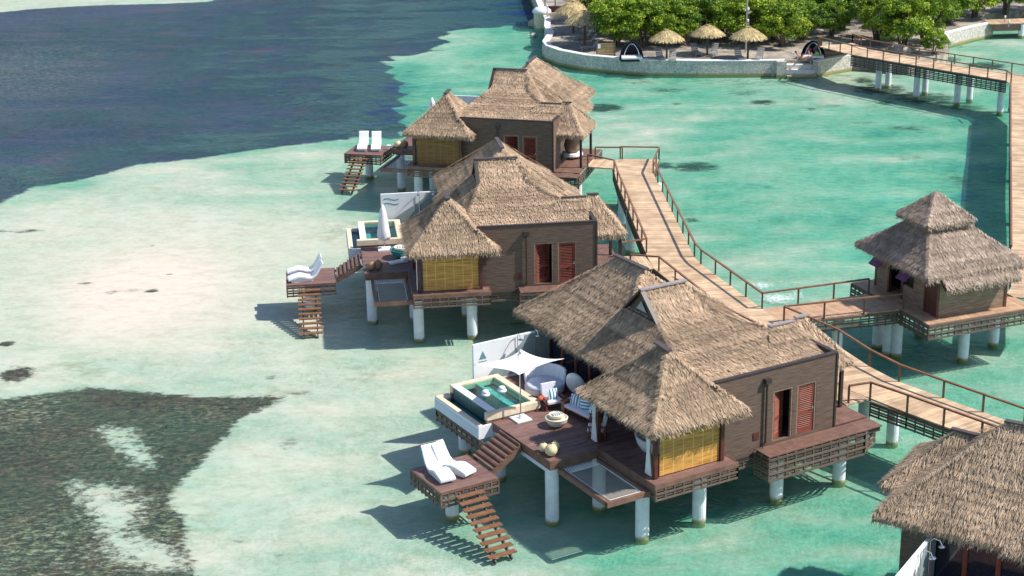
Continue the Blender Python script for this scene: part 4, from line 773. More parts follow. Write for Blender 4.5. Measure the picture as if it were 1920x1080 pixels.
# palapas
def palapa_proto(label):
    t = thing('palapa', label, 'palapa', group='palm thatched beach umbrellas'); MB().tube((0, 0, 0), (0, 0, 2.0), .09, .08, n=10).build('pole', M['bark'], t)
    r0, zt, ze = 1.5, 2.55, 1.72; core = MB(); n = 20; ring = [(1.42 * math.cos(i * 6.283 / n), 1.42 * math.sin(i * 6.283 / n), ze + .03) for i in range(n)]
    mid = [(.8 * math.cos(i * 6.283 / n), .8 * math.sin(i * 6.283 / n), ze + .56) for i in range(n)]
    core.add(ring + mid + [(0, 0, zt)], [(i, (i + 1) % n, n + (i + 1) % n, n + i) for i in range(n)] + [(n + i, n + (i + 1) % n, 2 * n) for i in range(n)])
    cr = MB()
    for _ in range(1500):
        a_ = random.uniform(0, 6.283); q = random.random() ** .6; rad = r0 * q; z = zt - (zt - ze) * q ** 1.5 + .04
        d = Vector((math.cos(a_), math.sin(a_), -.25 - .75 * q)).normalized(); s = Vector((-math.sin(a_), math.cos(a_), 0)); l = random.uniform(.25, .55); p = Vector((math.cos(a_) * rad, math.sin(a_) * rad, z)) - d * l * .6
        d2 = (d + s * random.gauss(0, .25)).normalized(); w_ = s * random.uniform(.02, .06); e = p + d2 * l + Vector((0, 0, random.uniform(0, .06)))
        cr.add([p - w_, p + w_, e + w_ * .4, e - w_ * .4], [(0, 1, 2, 3)])
    o = cr.build('thatch_crown', M['palm'], t); core.build('thatch_underlay', M['thatch_dark'], o); return t
pa = palapa_proto('round palapa of palm thatch, leftmost of the three standing along the sea wall'); x, y = W(1250, 112, 1.15); pa.location = (x, y, 1.12)
GP = 'palm thatched beach umbrellas'
for px, py, lb, s in ((1326, 102, 'round palapa of palm thatch in the middle of the three along the sea wall', 1.0), (1402, 110, 'round palapa of palm thatch in front of the tall grey pole', 1.05), (1096, 84, 'big shaggy palapa on the left terrace, nearest of the clustered palapas', 1.2), (1075, 62, 'second palapa of the cluster on the left terrace, behind the nearest', 1.15), (1090, 40, 'third palapa of the cluster, high on the left terrace beside the trees', 1.2)):
    x, y = W(px, py, 1.15); dup(pa, (x, y, 1.12), random.uniform(0, 6), lb, GP, (s, s, s * 1.0))
# lounge chairs on the beach (slatted)
def beach_chair(label):
    t = thing('beach_lounger', label, 'lounger', group='slatted loungers on the beach'); a = MB()
    for i in range(7): a.box(-.3, .3, i * .17, i * .17 + .13, .3, .34)
    a.build('seat', M['grey'], t); a = MB()
    for i in range(5): a.hexa([(-.3, 1.2 + i * .11, .32 + i * .13), (.3, 1.2 + i * .11, .32 + i * .13), (.3, 1.24 + i * .11, .3 + i * .13), (-.3, 1.24 + i * .11, .3 + i * .13)], [(-.3, 1.27 + i * .11, .42 + i * .13), (.3, 1.27 + i * .11, .42 + i * .13), (.3, 1.31 + i * .11, .4 + i * .13), (-.3, 1.31 + i * .11, .4 + i * .13)])
    a.build('backrest', M['grey'], t)
    for x in (-.28, .28):
        for y in (.1, 1.15): MB().box(x - .03, x + .03, y - .03, y + .03, 0, .3).build('leg', M['grey'], t)
    return t
bc = beach_chair('slatted lounger nearest the wooden screen on the left terrace'); x, y = W(1088, 94, 1.15); bc.location = (x, y, 1.12); bc.rotation_euler = (0, 0, -1.35)
GL = 'slatted loungers on the beach'
for px, py, rz, lb in ((1084, 84, -1.35, 'slatted lounger second from the wooden screen on the left terrace'), (1078, 74, -1.35, 'slatted lounger deepest under the left terrace palapas'), (1243, 117, .15, 'pale lounger left of the pole under the leftmost sea wall palapa'), (1261, 118, -.1, 'pale lounger right of the pole under the leftmost sea wall palapa'), (1311, 107, .2, 'pale lounger left of the pole under the middle palapa'), (1334, 107, -.3, 'pale lounger right of the pole under the middle palapa'), (1392, 116, .15, 'pale lounger left of the pole under the palapa by the tall pole'), (1417, 116, -.4, 'pale lounger right of the pole under the palapa by the tall pole')):
    x, y = W(px, py, 1.15); dup(bc, (x, y, 1.12), rz, lb, GL)
# wooden screen, pole, cabanas
x, y = W(1136, 105, 1.15); t = thing('wooden_screen', 'slatted wooden screen with a small white notice by the sea wall', 'screen', (x, y, 1.12), .12)
a = MB(); [a.box(-.78, .78, -.03, .03, .05 + i * .19, .21 + i * .19) for i in range(6)]; a.build('board_panel', M['crate'], t); MB().box(-.72, -.48, -.045, -.032, .72, 1.1).build('notice', M['white'], t)
for s in (-.8, .8): MB().box(s - .04, s + .04, -.05, .05, 0, 1.25).build('post', M['bark'], t)
x, y = W(1398, 97, 1.15); t = thing('light_pole', 'tall thin grey lamp pole rising through the trees behind the beach', 'pole', (x, y, 1.12)); MB().tube((0, 0, 0), (0, 0, 7.5), .07, .05, n=8).build('shaft', M['pole'], t); MB().lathe([(.03, 0), (.1, .1), (.1, .25), (.03, .3)], .12, 0, 2.6, n=10).build('lamp_head', M['white'], t); MB().lathe([(.03, 0), (.1, .1), (.1, .25), (.03, .3)], .12, 0, 3.6, n=10).build('lamp_head', M['white'], t)
def cabana(label):
    t = thing('cabana_tent', label, 'cabana', group='dark domed cabanas on the beach'); n = 18; a = MB(); vs = []; fs = []
    for k in range(7):
        ph = k / 6 * math.pi / 2
        for i in range(n + 1):
            th = math.pi * (-.08 + 1.16 * i / n); vs.append((1.05 * math.cos(th) * math.cos(ph), .8 * math.sin(th) * math.cos(ph), 1.6 * math.sin(ph)))
    for k in range(6):
        for i in range(n): p = k * (n + 1) + i; fs.append((p, p + 1, p + n + 2, p + n + 1))
    m = len(vs); vs += [(x * .97, y * .97, z * .97) for x, y, z in vs]; fs += [tuple(q + m for q in f[::-1]) for f in fs]
    a.add(vs, fs); a.build('canopy', M['tent'], t, smooth=True)
    a = MB(); q = [(.68 * math.cos(u) * (1 - .25 * math.sin(u)), -.3, .35 + 1.12 * math.sin(u)) for u in [math.pi * i / 14 for i in range(15)]]
    for p, r in zip(q, q[1:]): a.tube(p, r, .025, n=6)
    a.build('hoop', M['chrome'], t); MB().box(-.95, .95, -.7, .55, 0, .2).build('base', M['tent'], t); MB().box(-.9, .9, -.75, .5, .2, .4).build('mattress', M['fabric'], t, bevel=.05); return t
c1 = cabana('dark domed cabana with pale mattress left of the three sea wall palapas'); x, y = W(1184, 112, 1.15); c1.location = (x, y, 1.12)
x2, y2 = W(1524, 110, 1.15); c2 = dup(c1, (x2, y2, 1.12), -.15, 'dark domed cabana with people resting inside beside the footbridge', 'dark domed cabanas on the beach')
# dark canopy at the top edge, left terrace, small white kiosk, rocks
x, y = W(1062, 24, 1.15); t = thing('canopy_tent', 'dark canopy on poles at the top edge above the left terrace', 'canopy', (x, y, 1.12)); MB().prism([(-2.2, -1.2), (2.2, -1.2), (2.2, 1.4), (-2.2, 1.4)], 2.0, 2.2).build('roof', M['tent'], t)
for p in ((-2.1, -1.1), (2.1, -1.1), (-2.1, 1.3), (2.1, 1.3)): MB().tube((*p, 0), (*p, 2.0), .05, n=8).build('pole', M['pole'], t)
MB().box(-1.8, 1.8, -.6, -.1, .0, .75).build('counter', M['red'], t)
x, y = W(1038, 34, 1.15); a = MB(); a.box(-.9, 1.1, -.12, .12, 0, .55); tag(a.build('low_wall', M['cream'], loc=(x + .3, y, 1.12)), 'low pinkish wall at the end of the left terrace', 'wall')
x, y = W(1016, 30, 1.1); t = thing('round_hut', 'small white domed drum at the left tip of the terrace', 'drum', (x, y, .2)); MB().lathe([(.8, -1), (.8, 1.2), (.82, 1.25)], n=18).build('drum', M['cream'], t); MB().lathe([(.95, 1.25), (.9, 1.5), (.6, 1.75), (.1, 1.85)], n=18).build('lid', M['white'], t, smooth=True)
for px, py, lb in ((1026, 36, 'thin pale mooring post standing beside the white domed drum'), (1041, 26, 'thin pale mooring post standing behind the low pinkish wall')):
    x, y = W(px, py, 1.12); t = thing('mooring_post', lb, 'post', (x, y, 1.12)); MB().tube((0, 0, 0), (0, 0, 1.25), .06, n=8).build('shaft', M['pole'], t); MB().lathe([(.07, 0), (.1, .08), (.03, .15)], 0, 0, 1.25, n=8).build('cap', M['white'], t)
def rock(px, py, r, z, lb, m='rock'):
    x, y = W(px, py, max(0, z)); a = MB(); n = 10; vs = []; k = random.random() * 6
    pf = [(.55, -.5), (1, -.1), (.92, .3), (.5, .6), (.1, .68)]
    for q, h in pf: vs += [(r * q * (1 + .22 * math.sin(3 * i + k) * (1 if i % 2 else .4)) * math.cos(i * 6.283 / n), r * .7 * q * (1 + .2 * math.cos(5 * i + k)) * math.sin(i * 6.283 / n), r * h * (1 + .15 * math.sin(i * 2 + k))) for i in range(n)]
    fs = [(j * n + i, j * n + (i + 1) % n, (j + 1) * n + (i + 1) % n, (j + 1) * n + i) for j in range(4) for i in range(n)] + [tuple(range(4 * n, 5 * n))]
    a.add(vs, fs); tag(a.build('boulder', M[m], loc=(x, y, z)), lb, 'boulder', 'boulders along the shore')
rock(1003, 46, .8, .05, 'dark wet boulder off the left tip of the terrace'); rock(1010, 50, .5, .1, 'small pale boulder close against the terrace wall'); rock(1000, 66, .4, -.05, 'low flat boulder awash left of the curved sea wall')
rock(1690, 97, .9, 1.1, 'large pale boulder under the big tree by the footbridge'); rock(1708, 102, .8, .7, 'pale boulder at the water below the big tree'); rock(1678, 92, .7, 1.2, 'boulder left of the large pale one under the big tree'); rock(1762, 68, .6, .9, 'pale boulder where the upper right sea wall begins'); rock(1448, 141, .35, 0, 'small yellowish boulder at the foot of the sea wall'); rock(1426, 139, .25, 0, 'smallest boulder at the foot of the sea wall')
# ---------------------------------------------------------------- trees
def tree_proto(seed, label, n=11000, m='leaf'):
    rs = np.random.default_rng(seed); random.seed(seed); t = thing('mangrove_tree', label, 'tree', group='green trees behind the beach')
    a = MB(); pts = []
    for k in range(4):
        an = k * 1.6 + random.random(); r = random.uniform(.2, .5); b0 = (.15 * math.cos(an), .15 * math.sin(an), -.1); b1 = (r * math.cos(an), r * math.sin(an), random.uniform(.8, 1.3)); b2 = (random.uniform(1, 1.7) * math.cos(an), random.uniform(1, 1.7) * math.sin(an), random.uniform(1.9, 2.8))
        a.tube(b0, b1, .13, .09, n=7); a.tube(b1, b2, .09, .04, n=6)
        b3 = (b2[0] * 1.1 + random.uniform(-.5, .5), b2[1] * 1.1, b2[2] + .9); a.tube(b2, b3, .04, .02, n=5)
    a.build('trunk', M['bark'], t)
    lobes = []
    for k in range(60):
        an = random.uniform(0, 6.283); el = random.uniform(-1.0, 1.45); rr_ = random.uniform(.65, 1.0)
        c = np.array([2.3 * rr_ * math.cos(an) * math.cos(el), 2.3 * rr_ * math.sin(an) * math.cos(el), 2.3 + 1.8 * rr_ * math.sin(el)]); lobes.append((c, random.uniform(.35, .72), random.uniform(-.3, .3)))
    cr = MB()
    per = n // len(lobes)
    for c, r, sh in lobes:
        for _ in range(int(per * (r / .55) ** 2)):
            d = rs.normal(size=3); d /= np.linalg.norm(d); d[2] = d[2] if d[2] > -.3 else -d[2] * .4
            p = c + d * r * rs.uniform(.62, 1.08) * np.array([1, 1, .8]); nn = d + rs.normal(size=3) * .55; nn /= np.linalg.norm(nn)
            u = np.cross(nn, rs.normal(size=3)); u /= np.linalg.norm(u); v = np.cross(nn, u); s = rs.uniform(.06, .13)
            cr.add([p - u * s, p - v * s * .55, p + u * s, p + v * s * .55], [(0, 1, 2, 3)], float(np.clip(.5 + sh + rs.normal() * .2, 0, 1)))
    cr.build('crown', M[m], t); return t
GT = 'green trees behind the beach'
tp = [tree_proto(11, 'bushy green tree directly right of the clustered palapas'), tree_proto(23, 'bushy green tree right above the dark cabana on the left'), tree_proto(37, 'dense green tree behind the middle palapa', m='leaf_dk')]
spots = [(0, 9.7, 150.3, 1.1, None), (1, 12.0, 150.0, 1.05, None), (2, 17.2, 151.3, 1.0, None),
 (1, 14.4, 150.4, 1.0, 'bushy green tree right above the leftmost sea wall palapa'), (0, 21.6, 150.6, 1.1, 'bushy green tree just right of the tall grey pole'), (1, 24.3, 149.4, 1.0, 'yellow green tree above the cabana beside the footbridge'), (2, 26.6, 152.4, .9, 'small tree leaning over the railing where the footbridge meets the beach'),
 (0, 34.6, 147.4, 1.15, 'big bright green tree overhanging the water beside the footbridge'), (1, 37.0, 149.6, 1.1, 'bright green tree right behind the big one overhanging the water'), (1, 33.2, 151.5, 1.0, 'bright green tree left behind the big one by the footbridge'), (0, 36.7, 144.9, .5, 'low bright shrub hanging over the railing and the water'),
 (2, 41.5, 159.0, 1.0, 'dark green tree above the upper right sea wall'), (0, 44.6, 161.6, 1.05, 'yellow green tree behind the end of the upper right sea wall'), (2, 48.2, 163.8, 1.1, 'dark tree behind the small bridge in the corner'), (1, 52, 165, 1.1, 'tree in the extreme upper right corner'),
 (1, 10, 154.5, 1.1, 'tree in the second row behind the dark cabana'), (0, 14.2, 155.5, 1.15, 'tree in the second row behind the leftmost palapa'), (2, 18.4, 156, 1.15, 'tree in the second row behind the middle palapa'), (1, 22.8, 155.6, 1.15, 'tree in the second row behind the tall pole'), (2, 27.5, 158.0, 1.0, 'tree at the top edge behind the footbridge landing'),
 (0, 9.4, 158.5, 1.1, 'tree leaning over the palapas of the left terrace'), (2, 38.2, 156.5, 1.1, 'dark tree between the big bright tree and the corner bridge'), (0, 12, 161, 1.2, 'tree at the top edge above the left cabana'), (1, 17, 162, 1.2, 'tree at the top edge above the middle palapa'), (0, 22, 162, 1.2, 'tree at the top edge above the tall pole'), (1, 34, 161, 1.1, 'tree at the top edge behind the big bright tree'), (2, 29.5, 153.5, .8, 'dark bush between the footbridge ramp and the trees'), (2, 31.0, 156.5, 1.0, 'dark tree above the footbridge ramp'), (2, 14.6, 152.6, .8, 'dark low bush behind the leftmost palapa'), (2, 19.6, 152.8, .8, 'dark low bush behind the middle palapa'), (2, 24.0, 152.4, .8, 'dark low bush behind the tall pole'), (0, 40, 165, 1.2, 'tree at the top edge left of the corner bridge'), (2, 46, 169, 1.2, 'tree at the top edge behind the corner bridge')]
for i, (k, x, y, s, lb) in enumerate(spots):
    if lb is None: tp[k].location = (x, y, 1.1); tp[k].scale = (s,) * 3
    else: dup(tp[k], (x, y, 1.1), random.uniform(0, 6.28), lb, GT, (s, s, s * random.uniform(.9, 1.1)))
# ---------------------------------------------------------------- furniture on the villas
def moulded_chaise(label):
    t = thing('chaise_longue', label, 'lounger', group='white moulded chaises'); c = [(0, .22), (.25, .30), (.6, .38), (.85, .33), (1.05, .25), (1.25, .25), (1.42, .38), (1.58, .62), (1.74, .92), (1.82, 1.0)]
    fine = []
    for i in range(len(c) - 1):
        for k in range(3): tt = k / 3; fine.append((c[i][0] + (c[i + 1][0] - c[i][0]) * tt, c[i][1] + (c[i + 1][1] - c[i][1]) * tt))
    fine.append(c[-1]); prof = fine + [(y, max(0, z - .13) if y < 1.35 else z - .1) for y, z in [(q[0] + (.06 if q[0] > 1.35 else 0), q[1]) for q in fine[::-1]]]
    a = MB(); a.extrude_profile(prof, -.33, .33); s = a.build('shell', M['white'], t, bevel=.03)
    a = MB(); a.extrude_profile([(.15, 0), (.15, .2), (.6, .28), (1.3, .16), (1.3, 0)], -.26, .26); a.build('base', M['white'], t); return t
def on(P, o, x, y, z, rz=0): o.location = G(P, x, y, z); o.rotation_euler = (0, 0, P[2] + rz)
GC = 'white moulded chaises'
ch = moulded_chaise('white moulded chaise nearer the outer edge of the foreground lounge platform'); on(P1, ch, -15.0, 5.0, 1.94, -.05); ch['group'] = GC
def dup_on(o, P, x, y, z, rz, lb, g=None, s=None): return dup(o, G(P, x, y, z), P[2] + rz, lb, g, s)
dup_on(ch, P1, -13.95, 5.1, 1.94, .32, 'white moulded chaise nearer the stairs on the foreground lounge platform', GC)
dup_on(ch, P2, -15.55, 5.0, 1.94, -1.45, 'front white chaise on the lounge platform of the middle villa', GC); dup_on(ch, P2, -15.6, 6.2, 1.94, -1.5, 'rear white chaise on the lounge platform of the middle villa', GC)
dup_on(ch, P3, -14.65, 5.15, 1.94, .25, 'left white chaise on the lounge platform of the farthest villa', GC); dup_on(ch, P3, -13.7, 5.3, 1.94, .3, 'right white chaise on the lounge platform of the farthest villa', GC)
def side_table(label):
    t = thing('side_table', label, 'table', group='small white side tables'); MB().lathe([(.14, 0), (.16, .02), (.06, .12), (.05, .35)], n=14).build('foot', M['white'], t, smooth=True); MB().lathe([(.17, .35), (.2, .37), (.2, .4)], n=16).build('top', M['white'], t); return t
st = side_table('small white side table between the two chaises in the foreground'); on(P1, st, -14.45, 5.9, 1.94)
dup_on(st, P3, -13.0, 6.0, 1.94, 0, 'small white side table beside the chaises of the farthest villa', 'small white side tables', (.8, .8, .8))
# parasol, open
def parasol():
    t = thing('parasol', 'open white four cornered parasol beside the foreground plunge pool', 'parasol'); H = 2.9
    MB().tube((0, 0, .08), (0, 0, H), .03, n=10).build('pole', M['chrome'], t); a = MB(); a.box(-.35, .35, -.35, .35, 0, .07); a.lathe([(.1, .07), (.05, .25)], n=10); a.build('base', M['white'], t, bevel=.015)
    n = 24; vs = []; fs = []; K = 8
    tips = [(-1.85, .62), (-.75, -1.2), (1.65, -.75), (.75, 1.2)]
    def edge(u):                           # outline: four tips with deep concave sides
        i = int(u) % 4; f = u - int(u); p = Vector(tips[i]); q = Vector(tips[(i + 1) % 4]); m = (p + q) / 2 * .52; return p * (1 - f) ** 2 + m * 2 * f * (1 - f) + q * f ** 2
    NU = 40
    for k in range(K + 1):
        r = k / K
        for j in range(NU):
            e = edge(j / NU * 4) * r; z = H - .42 * (1 - (1 - r) ** 2.4) - .02 * math.sin(j / NU * 8 * math.pi) * r; cl = (e.length / 1.9); z += .10 * cl * cl
            if r < .12: z = H + .0 - .02 * k
            vs.append((e.x, e.y, z))
    for k in range(K):
        for j in range(NU): fs.append((k * NU + j, k * NU + (j + 1) % NU, (k + 1) * NU + (j + 1) % NU, (k + 1) * NU + j))
    a = MB(); a.add(vs, fs); o = a.build('canopy', M['fabric'], t, smooth=True); s = o.modifiers.new('thickness', 'SOLIDIFY'); s.thickness = .012
    MB().lathe([(.06, 0), (.05, .05), (.015, .12)], 0, 0, H - .01, n=10).build('finial', M['chrome'], t); return t
pr = parasol(); on(P1, pr, -10.46, 7.18, ZF)
def closed_parasol(label):
    t = thing('folded_parasol', label, 'parasol', group='folded white parasols'); MB().tube((0, 0, .08), (0, 0, 2.5), .03, n=8).build('pole', M['chrome'], t); MB().box(-.35, .35, -.35, .35, 0, .07).build('base', M['white'], t); a = MB(); n = 16; vs = []
    pf = [(.04, 2.5), (.13, 2.2), (.2, 1.7), (.25, 1.2), (.3, .8), (.26, .62)]
    for r, z in pf: vs += [(r * (1 + .3 * (i % 2)) * math.cos(i * 6.283 / n), r * (1 + .3 * (i % 2)) * math.sin(i * 6.283 / n), z - (.12 if i % 4 == 0 and z < .9 else 0)) for i in range(n)]
    a.add(vs, [(k * n + (i + 1) % n, k * n + i, (k + 1) * n + i, (k + 1) * n + (i + 1) % n) for k in range(5) for i in range(n)] + [tuple(range(n)), tuple(range(6 * n - 1, 5 * n - 1, -1))]); a.build('canopy', M['fabric'], t, smooth=True); return t
cp = closed_parasol('folded white parasol standing on the middle villa deck beside its pool'); on(P2, cp, -10.35, 7.0, ZF)
dup_on(cp, P3, -10.35, 7.6, ZF, 0, 'folded white parasol poking up behind the farthest villa pavilion', 'folded white parasols')
# fire bowl and gourds
t = thing('fire_bowl', 'round cream stone bowl on the foreground deck', 'bowl'); MB().lathe([(.15, 0), (.32, .08), (.43, .22), (.47, .38), (.43, .4), (.36, .35)], n=32).build('bowl', M['bowl'], t, smooth=False)
on(P1, t, -9.55, 5.85, ZF)
def tray(label, P, x, y, z, s=1):
    t = thing('stone_tray', label, 'tray'); MB().lathe([(.3 * s, 0), (.42 * s, .06), (.42 * s, .15), (.38 * s, .16), (.36 * s, .12)], n=28).build('dish', M['bowl'], t); a = MB()
    for k in range(4): a.tube((-.2 * s + k * .13 * s, -.18 * s, .16), (-.16 * s + k * .13 * s, .18 * s, .16), .03, n=6)
    a.build('pebbles', M['wall_w'], t); on(P, t, x, y, z)
tray('cream stone tray of pale pebbles resting on the round bowl', P1, -9.56, 5.87, ZF + .37, .72)
t = thing('planter_bowl', 'teal glazed bowl on the middle villa deck', 'bowl'); MB().lathe([(.2, 0), (.45, .2), (.6, .5), (.56, .52), (.45, .44)], n=24).build('bowl', M['teal'], t); on(P2, t, -9.55, 5.4, ZF); tray('pale tray on top of the teal bowl', P2, -9.5, 5.4, ZF + .47, 1.0)
def gourd(P, x, y, r, label, m='ball'):
    n = 16; pf = [(r * math.sin(math.pi * k / 9 + .12), r * (1 - math.cos(math.pi * k / 9 + .12))) for k in range(9)]
    t = thing('stone_ball', label, 'ball', group='round gourd shaped balls on the decks'); MB().lathe(pf + [(.03, 2 * r)], n=n).build('ball', M[m], t, smooth=True); MB().lathe([(.04, 0), (.03, .05)], 0, 0, 2 * r - .01, n=8).build('stem', M['bark'], t); on(P, t, x, y, ZF + .005)
gourd(P1, -11.24, 3.5, .25, 'largest pale stone ball at the corner of the foreground deck'); gourd(P1, -11.3, 3.98, .19, 'pale stone ball left behind the largest on the foreground deck'); gourd(P1, -10.85, 3.85, .19, 'pale stone ball right behind the largest on the foreground deck')
gourd(P2, -11.2, 3.6, .24, 'brown ball left at the corner of the middle villa deck', 'ball_b'); gourd(P2, -10.85, 3.7, .24, 'brown ball right at the corner of the middle villa deck', 'ball_b')
gourd(P3, -11.46, 3.5, .24, 'left golden brown ball on the farthest villa deck', 'ball'); gourd(P3, -11.0, 3.6, .24, 'right brown ball on the farthest villa deck', 'ball_b')
# floats in the pool
def pool_float(x, y, label):
    t = thing('pool_float', label, 'pool float', group='white pool floats'); MB().lathe([(.16, -.05), (.2, 0), (.19, .06), (.15, .08)], n=20).build('ring', M['white'], t, smooth=True); MB().lathe([(.13, .08), (.15, .13), (.12, .2), (.04, .22)], n=20).build('top', M['white'], t, smooth=True); on(P1, t, x, y, 3.1)
pool_float(-10.75, 9.6, 'white round float on the outer side of the foreground pool'); pool_float(-9.95, 9.6, 'white round float on the inner side of the foreground pool')
# seating
def seat(name, label, cat, w_, P, x, y, rz, g=None, arms=True):
    t = thing(name, label, cat, group=g); a = MB(); h = w_ / 2
    for sx in (-h, h - .06):
        for yy in (0, .62): MB().box(sx, sx + .06, yy, yy + .06, 0, .5).build('leg', M['red'], t)
        if arms: MB().box(sx - .02, sx + .08, -.03, .7, .5, .55).build('armrest', M['red'], t)
    MB().box(-h + .06, h - .06, .02, .66, .2, .28).build('frame', M['red'], t)
    MB().box(-h + .07, h - .07, -.05, .6, .285, .42).build('seat_cushion', M['cushion'], t, bevel=.03)
    n = 2 if w_ > 1.2 else 1; ww = (w_ - .14) / n
    for k in range(n):
        b = MB().box(0, ww - .02, 0, .14, 0, .62).build('back_cushion', M['cushion'], t, bevel=.03); b.location = (-h + .07 + k * ww, .5, .4); b.rotation_euler = (-.22, 0, 0)
    on(P, t, x, y, ZF, rz); return t
def pillow(P, x, y, z, rz, label, tilt=.35, roll=0):
    a = MB(); n = 7; vs = []
    for s in (1, -1):
        for i in range(n):
            for j in range(n):
                u, v = i / (n - 1) * 2 - 1, j / (n - 1) * 2 - 1; vs.append((u * .22, s * .075 * (1 - u ** 4) * (1 - v ** 4), v * .22))
    fs = [(i * n + j, (i + 1) * n + j, (i + 1) * n + j + 1, i * n + j + 1) for i in range(n - 1) for j in range(n - 1)]; fs += [tuple(q + n * n for q in f[::-1]) for f in fs]
    a.add(vs, fs); o = a.build('cushion', M['stripe'], smooth=True); o.location = G(P, x, y, z); o.rotation_euler = (-tilt, roll, P[2] + rz); tag(o, label, 'cushion', 'blue and white striped cushions')
seat('armchair', 'white armchair with a striped cushion facing the foreground pool deck', 'armchair', .85, P1, -8.75, 7.25, -.1)
pillow(P1, -8.72, 7.5, ZF + .63, -.1, 'striped cushion on the single white armchair')
seat('sofa', 'white two seat sofa with red wood frame under the foreground pavilion eave', 'sofa', 1.75, P1, -8.5, 5.95, -1.45)
pillow(P1, -8.25, 6.5, ZF + .62, -1.2, 'striped cushion standing at the left end of the white sofa'); pillow(P1, -8.2, 5.85, ZF + .6, -1.4, 'striped cushion in the middle of the white sofa', .4, 1.57); pillow(P1, -8.25, 5.25, ZF + .62, -1.8, 'blue cushion at the right end of the white sofa')
seat('armchair', 'white armchair with red arms at the near end of the sofa, half under the thatch', 'armchair', .8, P1, -8.95, 4.35, -2.2)
pillow(P1, -8.7, 4.15, ZF + .62, -2.2, 'blue cushion on the armchair half under the thatch')
t = thing('lounge_pod', 'upright white oval lounge pod behind the armchair', 'lounge chair'); a = MB()
a.lathe([(.02, 0), (.34, .06), (.45, .16), (.42, .22), (.1, .24)], n=22, sy=1.4); b = a.build('shell', M['white'], t, smooth=True); b.rotation_euler = (R(-68), 0, 0); b.location = (0, .1, .6); MB().lathe([(.3, 0), (.32, .05), (.1, .12), (.08, .3)], n=18).build('foot', M['white'], t); on(P1, t, -7.6, 7.7, ZF, -1.0)
t = thing('daybed', 'round white daybed in the shade under the open parasol', 'daybed'); MB().lathe([(.7, 0), (.85, .12), (.85, .3)], n=28).build('base', M['white'], t); MB().lathe([(.8, .3), (.82, .38), (.7, .44), (.1, .45)], n=28).build('mattress', M['cushion'], t, smooth=True); a = MB()
for k in range(10):
    u0, u1 = math.pi * k / 10, math.pi * (k + 1) / 10; a.hexa([(.85 * math.cos(u0), .85 * math.sin(u0), .3), (.85 * math.cos(u1), .85 * math.sin(u1), .3), (.78 * math.cos(u1), .78 * math.sin(u1), .3), (.78 * math.cos(u0), .78 * math.sin(u0), .3)][::-1], [(.95 * math.cos(u0), .95 * math.sin(u0), .95), (.95 * math.cos(u1), .95 * math.sin(u1), .95), (.88 * math.cos(u1), .88 * math.sin(u1), .95), (.88 * math.cos(u0), .88 * math.sin(u0), .95)][::-1])
a.build('backrest', M['white'], t); on(P1, t, -8.1, 9.2, ZF, -.8)
a = MB(); a.lathe([(.02, 0), (.14, .03), (.16, .1), (.08, .17), (.01, .18)], n=12); o = a.build('towel', M['orange'], smooth=True); o.location = G(P1, -9.2, 7.65, ZF + .4); tag(o, 'small orange bundle on the pool coping beside the armchair', 'towel')
t = thing('side_box', 'small wooden side box between the armchair and the sofa', 'box'); MB().box(-.18, .18, -.18, .18, 0, .4).build('body', M['board_o'], t, bevel=.01); MB().box(-.2, .2, -.2, .2, .4, .43).build('lid', M['deck_edge'], t); on(P1, t, -8.35, 7.0, ZF)
def curtain(P, x, y, label, top=4.75, w_=.5, tie=True):
    a = MB(); n = 24; vs = []; zs = np.linspace(ZF + .05, top, 9)
    for z in zs:
        f = (z - ZF) / (top - ZF); wd = w_ * (.28 + .72 * abs(f - .55) * 1.6) if tie else w_ * .5; dep_ = .05
        for i in range(n): u = i / (n - 1); vs.append((0 + dep_ * math.sin(u * 28), (u - .5) * wd, z))
    vs2 = [(x_ + .02, y_, z_) for x_, y_, z_ in vs]; m = len(vs)
    fs = [(k * n + i, k * n + i + 1, (k + 1) * n + i + 1, (k + 1) * n + i) for k in range(8) for i in range(n - 1)]; a.add(vs + vs2, fs + [tuple(q + m for q in f[::-1]) for f in fs])
    o = a.build('curtain', M['fabric'], smooth=True); g = G(P, x, y, 0); o.location = g; o.rotation_euler = (0, 0, P[2]); tag(o, label, 'curtain', 'white tied curtains')
curtain(P1, -9.05, .05, 'white tied curtain at the near corner post of the foreground pavilion'); curtain(P1, -9.1, 3.75, 'white tied curtain at the rear corner post of the foreground pavilion')
curtain(P2, -9.05, .05, 'white tied curtain at the corner post of the middle villa pavilion'); curtain(P3, -9.05, .05, 'white tied curtain at the corner post of the farthest villa pavilion')
def tub(P, label):
    t = thing('bathtub', label, 'bathtub', group='freestanding bathtubs in the pavilions'); MB().lathe([(.38, 0), (.5, .2), (.58, .55), (.53, .56), (.45, .25)], n=28, sy=1.5).build('basin', M['white'], t); MB().tube((.5, .8, 0), (.5, .8, .85), .02, n=8).build('tap', M['chrome'], t); on(P, t, -7.6, 1.9, ZF + .02)
tub(P1, 'white bathtub in the dark of the foreground pavilion'); tub(P2, 'white bathtub in the middle villa pavilion')
tub(P3, 'white bathtub in the farthest villa pavilion')
t = thing('green_slab', 'flat green slab on the foreground pavilion floor', 'mat'); MB().box(-.5, .5, -.35, .35, 0, .02).build('slab_body', mat('slab_green', (.06, .12, .05), .9, noise=.2), t); on(P1, t, -8.0, .9, ZF + .02)  # thin green slab lying on the floor boards
t = thing('sun_pad', 'white folded sun pad on the middle villa deck', 'pad'); MB().box(-.5, .5, -.2, .2, 0, .12).build('pad', M['fabric'], t, bevel=.04); b = MB().box(.2, .55, -.2, .2, 0, .1).build('headrest', M['fabric'], t, bevel=.03); b.location = (0, 0, .12); on(P2, t, -9.75, 4.6, ZF, .35)
